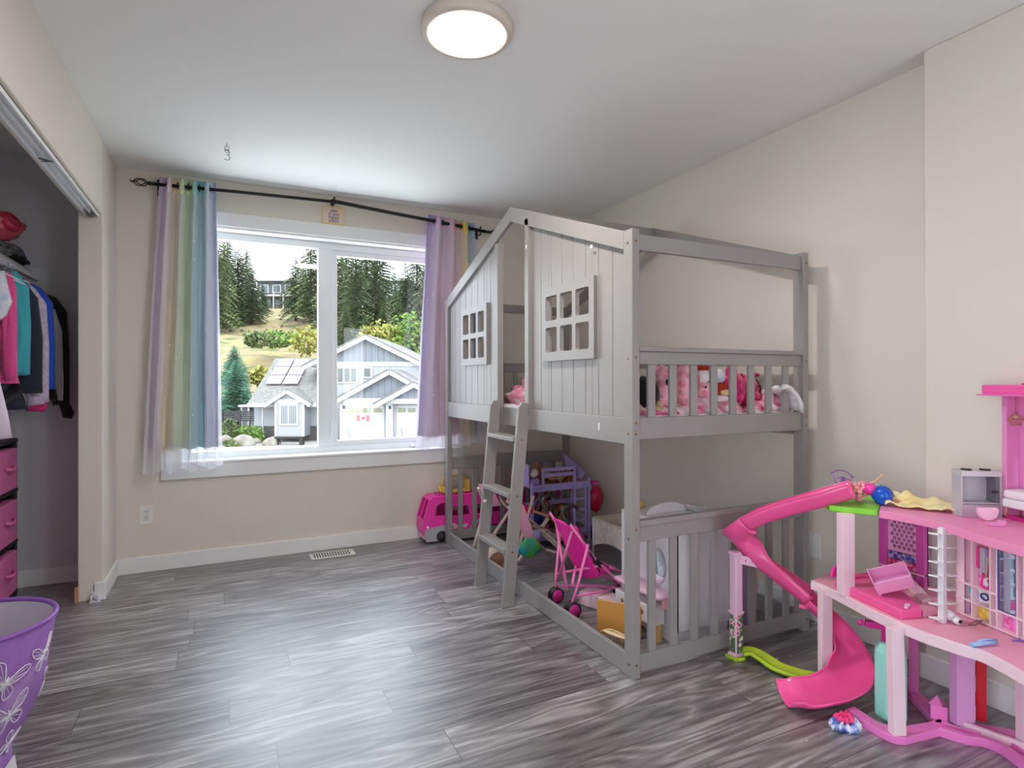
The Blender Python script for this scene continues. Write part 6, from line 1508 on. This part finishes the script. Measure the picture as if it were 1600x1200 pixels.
# support tower
tt = thing('slide_tower', 'pale pink column with rose decal holding up the pink slide', 'toy column', (1.985, 1.83, 0))
MB().box(1.958, 2.000, 1.806, 1.846, .012, .452).build('column_body', mat('orchid_pale', sr(240, 196, 224), .4), tt, bevel=.006, seg=3)
MB().box(1.954, 2.004, 1.802, 1.850, .195, .205).build('collar', mat('orchid_pale', (0, 0, 0)), tt, bevel=.003); MB().box(1.954, 2.004, 1.802, 1.850, .012, .024).build('collar', MC['orchid_pale'], tt, bevel=.003)
MB().box(1.953, 1.990, 1.803, 1.849, .448, .462).build('column_cap', MC['orchid_pale'], tt, bevel=.004)
MB().box(1.9565, 1.958, 1.812, 1.840, .030, .190).build('rose_decal', ramp_mat('rose_print', [(0, sr(196, 30, 100)), (.28, sr(226, 70, 140)), (.4, sr(240, 232, 226)), (.62, sr(90, 110, 80))], 42, 0, .6, 'voronoi'), tt)
MB().box(1.962, 1.996, 1.8045, 1.806, .030, .190).build('rose_decal', MC['rose_print'], tt)
MB().beam((1.985, 1.806, .43), (2.06, 1.765, .41), .004, .036).build('bracket_arm', MC['orchid_pale'], tt, bevel=.001)
for k, x in enumerate((.25, .55, .75)):
    p = Vector((1.985, 1.806, .43)).lerp(Vector((2.06, 1.765, .41)), x); MB().ell(p+Vector((-.002, -.0025, 0)), (.005 if k == 0 else .004, .001, .005 if k == 0 else .002), n=8).build('cutout', P_HOT, tt)
# green splash chute
gc = thing('green_chute', 'lime green chute on the floor from the slide column under the pink slide', 'toy chute', (2.02, 1.7, 0))
b = MB(); gp = spline([(1.985, 1.80, .030), (2.02, 1.775, .034), (2.03, 1.72, .026), (2.035, 1.66, .016), (2.07, 1.59, .010), (2.11, 1.54, .008)], 8); rows = []
for i, p in enumerate(gp):
    t = (gp[min(i+1, len(gp)-1)]-gp[max(i-1, 0)]).normalized(); s_ = Vector((t.y, -t.x, 0)).normalized(); w_ = .030+.012*i/len(gp)
    rows.append([p+s_*w_*a+Vector((0, 0, z)) for a, z in ((-1, -.0), (-.95, .012), (-.75, .012), (-.6, .004), (.6, .004), (.75, .012), (.95, .012), (1, 0))])
b.add([v for r in rows for v in r], [(i*8+k, i*8+k+1, (i+1)*8+k+1, (i+1)*8+k) for i in range(len(rows)-1) for k in range(7)], 0, True)
b.build('chute', P_CHART, gc, solid=.003); MB().box(1.945, 2.012, 1.795, 1.858, 0, .012).build('foot_plate', P_CHART, gc, bevel=.003)
MB().tube([(1.955, 1.792, .010), (1.975, 1.785, .012), (1.995, 1.79, .010)], .008, 8).build('clip', P_CHART, gc)

# ---- loose things on and around the dollhouse
sb = thing('spray_bottle', 'teal bottle with a magenta trigger head standing behind the front dollhouse column', 'bottle', (2.12, 1.28, 0))
m_tl = mat('teal_plastic', sr(158, 226, 214), .35)
MB().lathe([(0, 0), (.048, 0), (.052, .01), (.052, .21), (.050, .235), (.034, .262), (.02, .268), (0, .268)], (2.125, 1.262, .0), 8, rot=rotm(0, 0, 12), sm=False).build('bottle_body', m_tl, sb, bevel=.003)
MB().obox((2.119, 1.265, .292), (.038, .03, .05)).build('neck', P_MAG, sb, bevel=.004); MB().obox((2.099, 1.287, .322), (.085, .026, .024), rotm(0, 0, -48)).build('trigger_head', P_MAG, sb, bevel=.005)
MB().tube([(2.069, 1.322, .326), (2.057, 1.337, .320)], .010, 8).build('nozzle', P_MAG, sb)
pf = thing('toy_vanity_chair', 'small pale pink toy furniture piece on the floor behind the teal bottle', 'toy furniture', (2.26, 1.34, 0))
MB().box(2.25, 2.35, 1.32, 1.38, .05, .06).box(2.25, 2.26, 1.32, 1.38, 0, .05).box(2.34, 2.35, 1.32, 1.38, 0, .05).build('table_part', P_PALE, pf, bevel=.002); MB().obox((2.30, 1.39, .09), (.10, .008, .09), rotm(12, 0, 0)).build('back_part', P_PALE, pf, bevel=.003)
sc_ = thing('scrunchie', 'blue-white and hot pink hair scrunchie on the floor by the slide exit', 'hair scrunchie', (1.916, 1.288, 0))
def torus_cloth(c, R1, r1, sq, m, name, seed, parent, waves=9):
    b = MB(); n, k = 60, 12
    def f(u, v):
        a = 2*math.pi*u; t = 2*math.pi*v; rr = r1*(1+.35*math.sin(waves*a+seed)+.25*noise.noise(Vector((math.cos(a)*4, math.sin(a)*4, seed)))) ; R2 = R1+.006*math.sin(3*a)
        return (c[0]+(R2+rr*math.cos(t))*math.cos(a), c[1]+(R2+rr*math.cos(t))*math.sin(a)*sq, max(.0015, c[2]+rr*math.sin(t)))
    b.grid(f, n, k, closeu=True); return b.build(name, m, parent)
torus_cloth((1.916, 1.288, .014), .038, .016, .75, ramp_mat('blue_white_satin', [(.4, sr(90, 110, 200)), (.55, sr(226, 230, 246))], 30, 2, .4), 'satin_ring', 1, sc_, 11)
torus_cloth((1.922, 1.296, .028), .022, .014, .7, mat('pink_satin', sr(240, 60, 130), .35), 'satin_ring', 4, sc_, 7)
# upturned crib on the daybed
P_CRIB = mat('lavender_pink_toy', sr(242, 168, 214), .4)
cb = thing('toy_crib', 'lavender pink toy crib lying tipped over on the hot pink daybed', 'toy crib', (2.12, 1.27, ZM+.036))
Rc = Euler((R_(28), R_(-22), R_(-52))).to_matrix(); cc = Vector((2.135, 1.265, ZM+.098))
def co(c, d, nm='panel'): MB().obox(cc+Rc @ Vector(c), d, Rc).build(nm, P_CRIB, cb, bevel=.002)
co((0, 0, -.025), (.12, .07, .004)); co((0, .035, 0), (.12, .004, .054)); co((0, -.035, 0), (.12, .004, .054)); co((.06, 0, .004), (.004, .07, .06)); co((-.06, 0, .004), (.004, .07, .06))
for x in (-.055, .055):
    for y in (-.032, .032): co((x, y, -.036), (.010, .008, .022), 'foot')
b = MB(); 
for k in range(4): b.ell((2.062+.010*k, 1.172+.004*k, ZM+.038), (.009, .006, .004), rotm(0, 0, 40*k), 8)
tag(b.build('hair_clip', P_PALE), 'pale pink bow clip below the tipped toy crib', 'hair clip')
rb = thing('toy_dog', 'white robot toy dog lying beside the spiral stair', 'toy dog', (2.18, 1.08, ZM))
MB().ell((2.170, 1.098, ZM+.020), (.016, .022, .018), n=14).build('dog_body', P_WHITE, rb); MB().ell((2.162, 1.068, ZM+.014), (.016, .014, .014), n=14).build('dog_head', P_WHITE, rb); MB().ell((2.156, 1.056, ZM+.015), (.009, .004, .006), n=10).build('visor', P_BLK, rb)
for q in (-1, 1): MB().ell((2.170+q*.013, 1.112, ZM+.035), (.004, .005, .008), n=8).build('ear', P_WHITE, rb)
def lie(c, poly_fn, name, m, label, cat): pass
fr2 = MB(); c = Vector((2.170, 1.020, ZM+.022)); R3 = Euler((R_(50), 0, R_(-30))).to_matrix()
for p, d in (((-.009, 0, 0), (.0025, .0025, .048)), ((.009, 0, 0), (.0025, .0025, .048)), ((0, 0, .023), (.02, .0025, .0025)), ((0, 0, -.023), (.02, .0025, .0025)), ((0, 0, .012), (.018, .002, .002))): fr2.obox(c+R3 @ Vector(p), d, R3)
tag(fr2.build('toy_ladder', mat('rose_brown', sr(130, 84, 90), .4)), 'thin dark rectangular toy ladder leaning on the pink middle deck', 'toy ladder')
cl2 = thing('hair_clip', 'pale blue hair clip lying on the front of the middle deck', 'hair clip', (2.06, .945, ZM))
MB().tube([(2.012, .957, ZM+.009), (2.05, .948, ZM+.010), (2.10, .932, ZM+.010)], [.007, .008, .006], 8).build('clip_arm', mat('pale_blue_gloss', sr(160, 190, 236), .25), cl2); MB().tube([(2.04, .952, ZM+.017), (2.07, .943, ZM+.020), (2.10, .934, ZM+.016)], .003, 6).build('clip_lever', MC['pale_blue_gloss'], cl2)
tag(MB().tube([(2.175, .925, ZM+.004), (2.19, .913, ZM+.005), (2.205, .900, ZM+.004)], .003, 6).tube([(2.19, .913, ZM+.005), (2.20, .917, ZM+.009)], .0025, 6).build('toy_comb', mat('violet_gloss', sr(150, 110, 210), .3)), 'small violet toy comb on the middle deck at the photo edge', 'comb')

# on the top deck
ch = thing('toy_chair', 'purple toy chair with a fan-shaped back on the green balcony', 'toy chair', (2.30, 1.53, ZT))
m_pur = mat('purple_wire', sr(156, 104, 190), .4)
def V(a, z): return Vector((2.268+a*.83, 1.535-a*.55, ZT+z))
MB().tube([V(-.012, .015), V(-.036, .095)], .0022, 6).tube([V(.014, .015), V(.036, .085)], .0022, 6).tube(spline([V(-.046, .097), V(-.018, .112), V(.015, .105), V(.042, .082)], 6), .0028, 6).tube([V(-.022, .078), V(.0, .086), V(.028, .070)], .0018, 6).build('chair_back', m_pur, ch)
MB().ell(V(.0, .07), (.015, .005, .016), n=12).ell(V(.014, .055), (.008, .004, .02), n=10).ell(V(-.002, .045), (.006, .003, .018), n=8).build('silhouette_emblem', m_pur, ch)
b = MB(); b.lathe([(0, .0), (.030, 0), (.032, .008), (0, .010)], V(0, .012)+Vector((.012, .018, 0)), 20); b.build('seat', m_pur, ch)
d1 = doll('doll with curly pink hair, magenta top and blue skirt lying on the green balcony', (2.262, 1.395, ZT+.045), (2.252, 1.44, ZT+.055), (2.235, 1.468, ZT+.048), [(2.30, 1.40, ZT+.105), (2.22, 1.42, ZT+.022)], [(2.30, 1.33, ZT+.02), (2.33, 1.35, ZT+.02)], m_pinkh, None, h=.24, hair_len=.05, side=(.2, .1, 1))
MB().ell((2.257, 1.416, ZT+.055), (.024, .026, .024), n=14).build('top', P_HOT, d1)
b = MB(); b.ell((0, 0, 0), 1, n=22); b.v = [Vector((2.268, 1.375, ZT+.037))+Vector((v.x*.036, v.y*.036, max(-.033, v.z*.036)))*(1+.25*noise.noise(v*4)) for v in b.v]; b.build('skirt', mat('cobalt_satin', sr(20, 90, 206), .3), d1)
b = MB(); rg = random.Random(2)
for k in range(30): b.ell((2.222+rg.uniform(-.025, .025), 1.448+rg.uniform(-.028, .028), ZT+.045+rg.uniform(-.03, .03)), .010, n=8)
b.build('curls', m_pinkh, d1)
b = MB()
def f(u, v):
    x = 2.235+.10*u+.10*v; y = 1.345-.19*u+.05*v; z = ZT+.010+.022*abs(noise.noise(Vector((u*5, v*4, 3))))+.035*math.exp(-((v-.75)/.2)**2)*(1-u*.6)+.004*math.sin(u*16+v*4)
    return (x, y, z)
b.grid(f, 40, 20); tag(b.build('doll_dress', ramp_mat('cream_yellow_satin', [(.4, sr(244, 218, 150)), (.6, sr(250, 234, 184))], 6, 2, .45), solid=.004), 'cream yellow doll gown spread on the top deck beside the blue-skirted doll', 'doll dress')
# stove
sv = thing('toy_stove', 'grey toy stove with open oven and black burners on the top deck', 'toy stove', (2.37, 1.12, ZT))
S0 = Vector((2.312, 1.128, 0)); Ds = (Vector((2.418, 1.058, 0))-S0).normalized(); Ns = Vector((-Ds.y, Ds.x, 0)); Ns = Ns if Ns.y > 0 else -Ns
def sbx(a0, a1, c0, c1, z0, z1, nm, m, bevel=.0015):
    b = MB(); b.mesh(MB().box(a0, a1, c0, c1, z0, z1), lambda v: S0+Ds*v.x+Ns*v.y+Vector((0, 0, ZT+v.z))); return b.build(nm, m, sv, bevel=bevel)
SWd, SDp, SHt = .128, .055, .162
m_sv = mat('silver_plastic', sr(196, 192, 200), .4)
sbx(0, .005, 0, SDp, 0, SHt, 'side_panel', m_sv); sbx(SWd-.005, SWd, 0, SDp, 0, SHt, 'side_panel', m_sv)
sbx(.005, SWd-.005, SDp-.005, SDp, 0, SHt, 'back_panel', m_sv); sbx(-.001, SWd+.001, -.003, SDp+.002, SHt-.018, SHt, 'cooktop', mat('glitter_grey', sr(206, 202, 206), .4, noise_amt=.15, noise_scale=300))
sbx(.005, SWd-.005, 0, .006, 0, .045, 'drawer_front', mat('rosy_grey', sr(204, 182, 194), .4)); sbx(.005, SWd-.005, .0, SDp-.005, .047, .052, 'oven_floor', m_sv)
sbx(SWd-.018, SWd-.005, .0, SDp-.005, .052, SHt-.018, 'inner_wall', mat('dark_grey_plastic', sr(120, 116, 124), .5)); sbx(SWd-.03, SWd-.012, -.004, .004, .088, .094, 'handle', P_BLK)
for a in (.032, .092):
    b = MB()
    for r in range(3): th = r*60; b.mesh(MB().obox((0, 0, 0), (.034, .004, .004), rotm(0, 0, th)), lambda v, a=a: S0+Ds*(a+v.x)+Ns*(SDp/2+v.y)+Vector((0, 0, ZT+SHt+.003+v.z)))
    b.build('burner', P_BLK, sv)
pz = thing('toy_purse', 'pale pink toy handbag standing in front of the toy stove', 'toy bag', (2.325, 1.07, ZT))
b = MB(); b.mesh(MB().prism([(-.030, .045), (.030, .045)]+[(.033*math.cos(R_(q)), .034+.034*math.sin(R_(q))) for q in range(0, -181, -20)], .018, (0, -.009, 0), 'xz'), lambda v: Vector((2.335, 1.062, ZT+v.z))+rotm(0, 0, -35) @ Vector((v.x, v.y, 0))); b.build('purse_body', P_PALE, pz, bevel=.004)
MB().tube(spline([(2.31, 1.084, ZT+.035), (2.325, 1.066, ZT+.018), (2.345, 1.056, ZT+.022), (2.362, 1.052, ZT+.042)], 5), .0018, 6).build('flap_seam', P_CRIB, pz)
pz2 = tag(MB().obox((2.275, 1.010, ZT+.006), (.05, .026, .012), rotm(0, 0, -25)).obox((2.292, 1.002, ZT+.010), (.016, .024, .018), rotm(0, 0, -25)).build('toy_clutch', P_TW, bevel=.004), 'small orchid pink toy clutch at the front of the top deck', 'toy bag')
# white toy bed in the tower room
wb = thing('toy_bed', 'white toy bed with gold legs in the pink tower room', 'toy bed', (2.37, 1.0, ZT))
def wbx(a0, a1, c0, c1, z0, z1, nm, m, bevel=.006):
    b = MB(); b.mesh(MB().box(a0, a1, c0, c1, z0, z1), lambda v: A2+D3*v.x+N2*v.y+Vector((0, 0, ZT+v.z))); return b.build(nm, m, wb, bevel=bevel)
wbx(.024, .18, -.045, .03, .045, .075, 'bed_frame', P_WHITE); wbx(.024, .18, -.048, .028, .075, .105, 'bed_mattress', mat('toy_white_cloth', sr(240, 232, 240), .7), .01)
for a in (.034, .17):
    for c_ in (-.035, .02):
        p = A2+D3*a+N2*c_; MB().tube([p+Vector((0, 0, ZT+.013)), p+Vector((0, 0, ZT+.046))], .003, 8).build('bed_leg', m_gold, wb)

# crumbs on the floor
m_cr = mat('crumb', sr(230, 226, 220), .7)
for k, (x, y) in enumerate(((2.13, 1.74), (2.2, 1.73), (1.93, 1.60), (1.73, 1.30), (-.35, 3.5))):
    tag(MB().ell((x, y, .002), (.004, .003, .002), n=8).build('crumb', m_cr), 'tiny pale crumb on the dark floor', 'crumb', 'crumbs scattered on the floor')
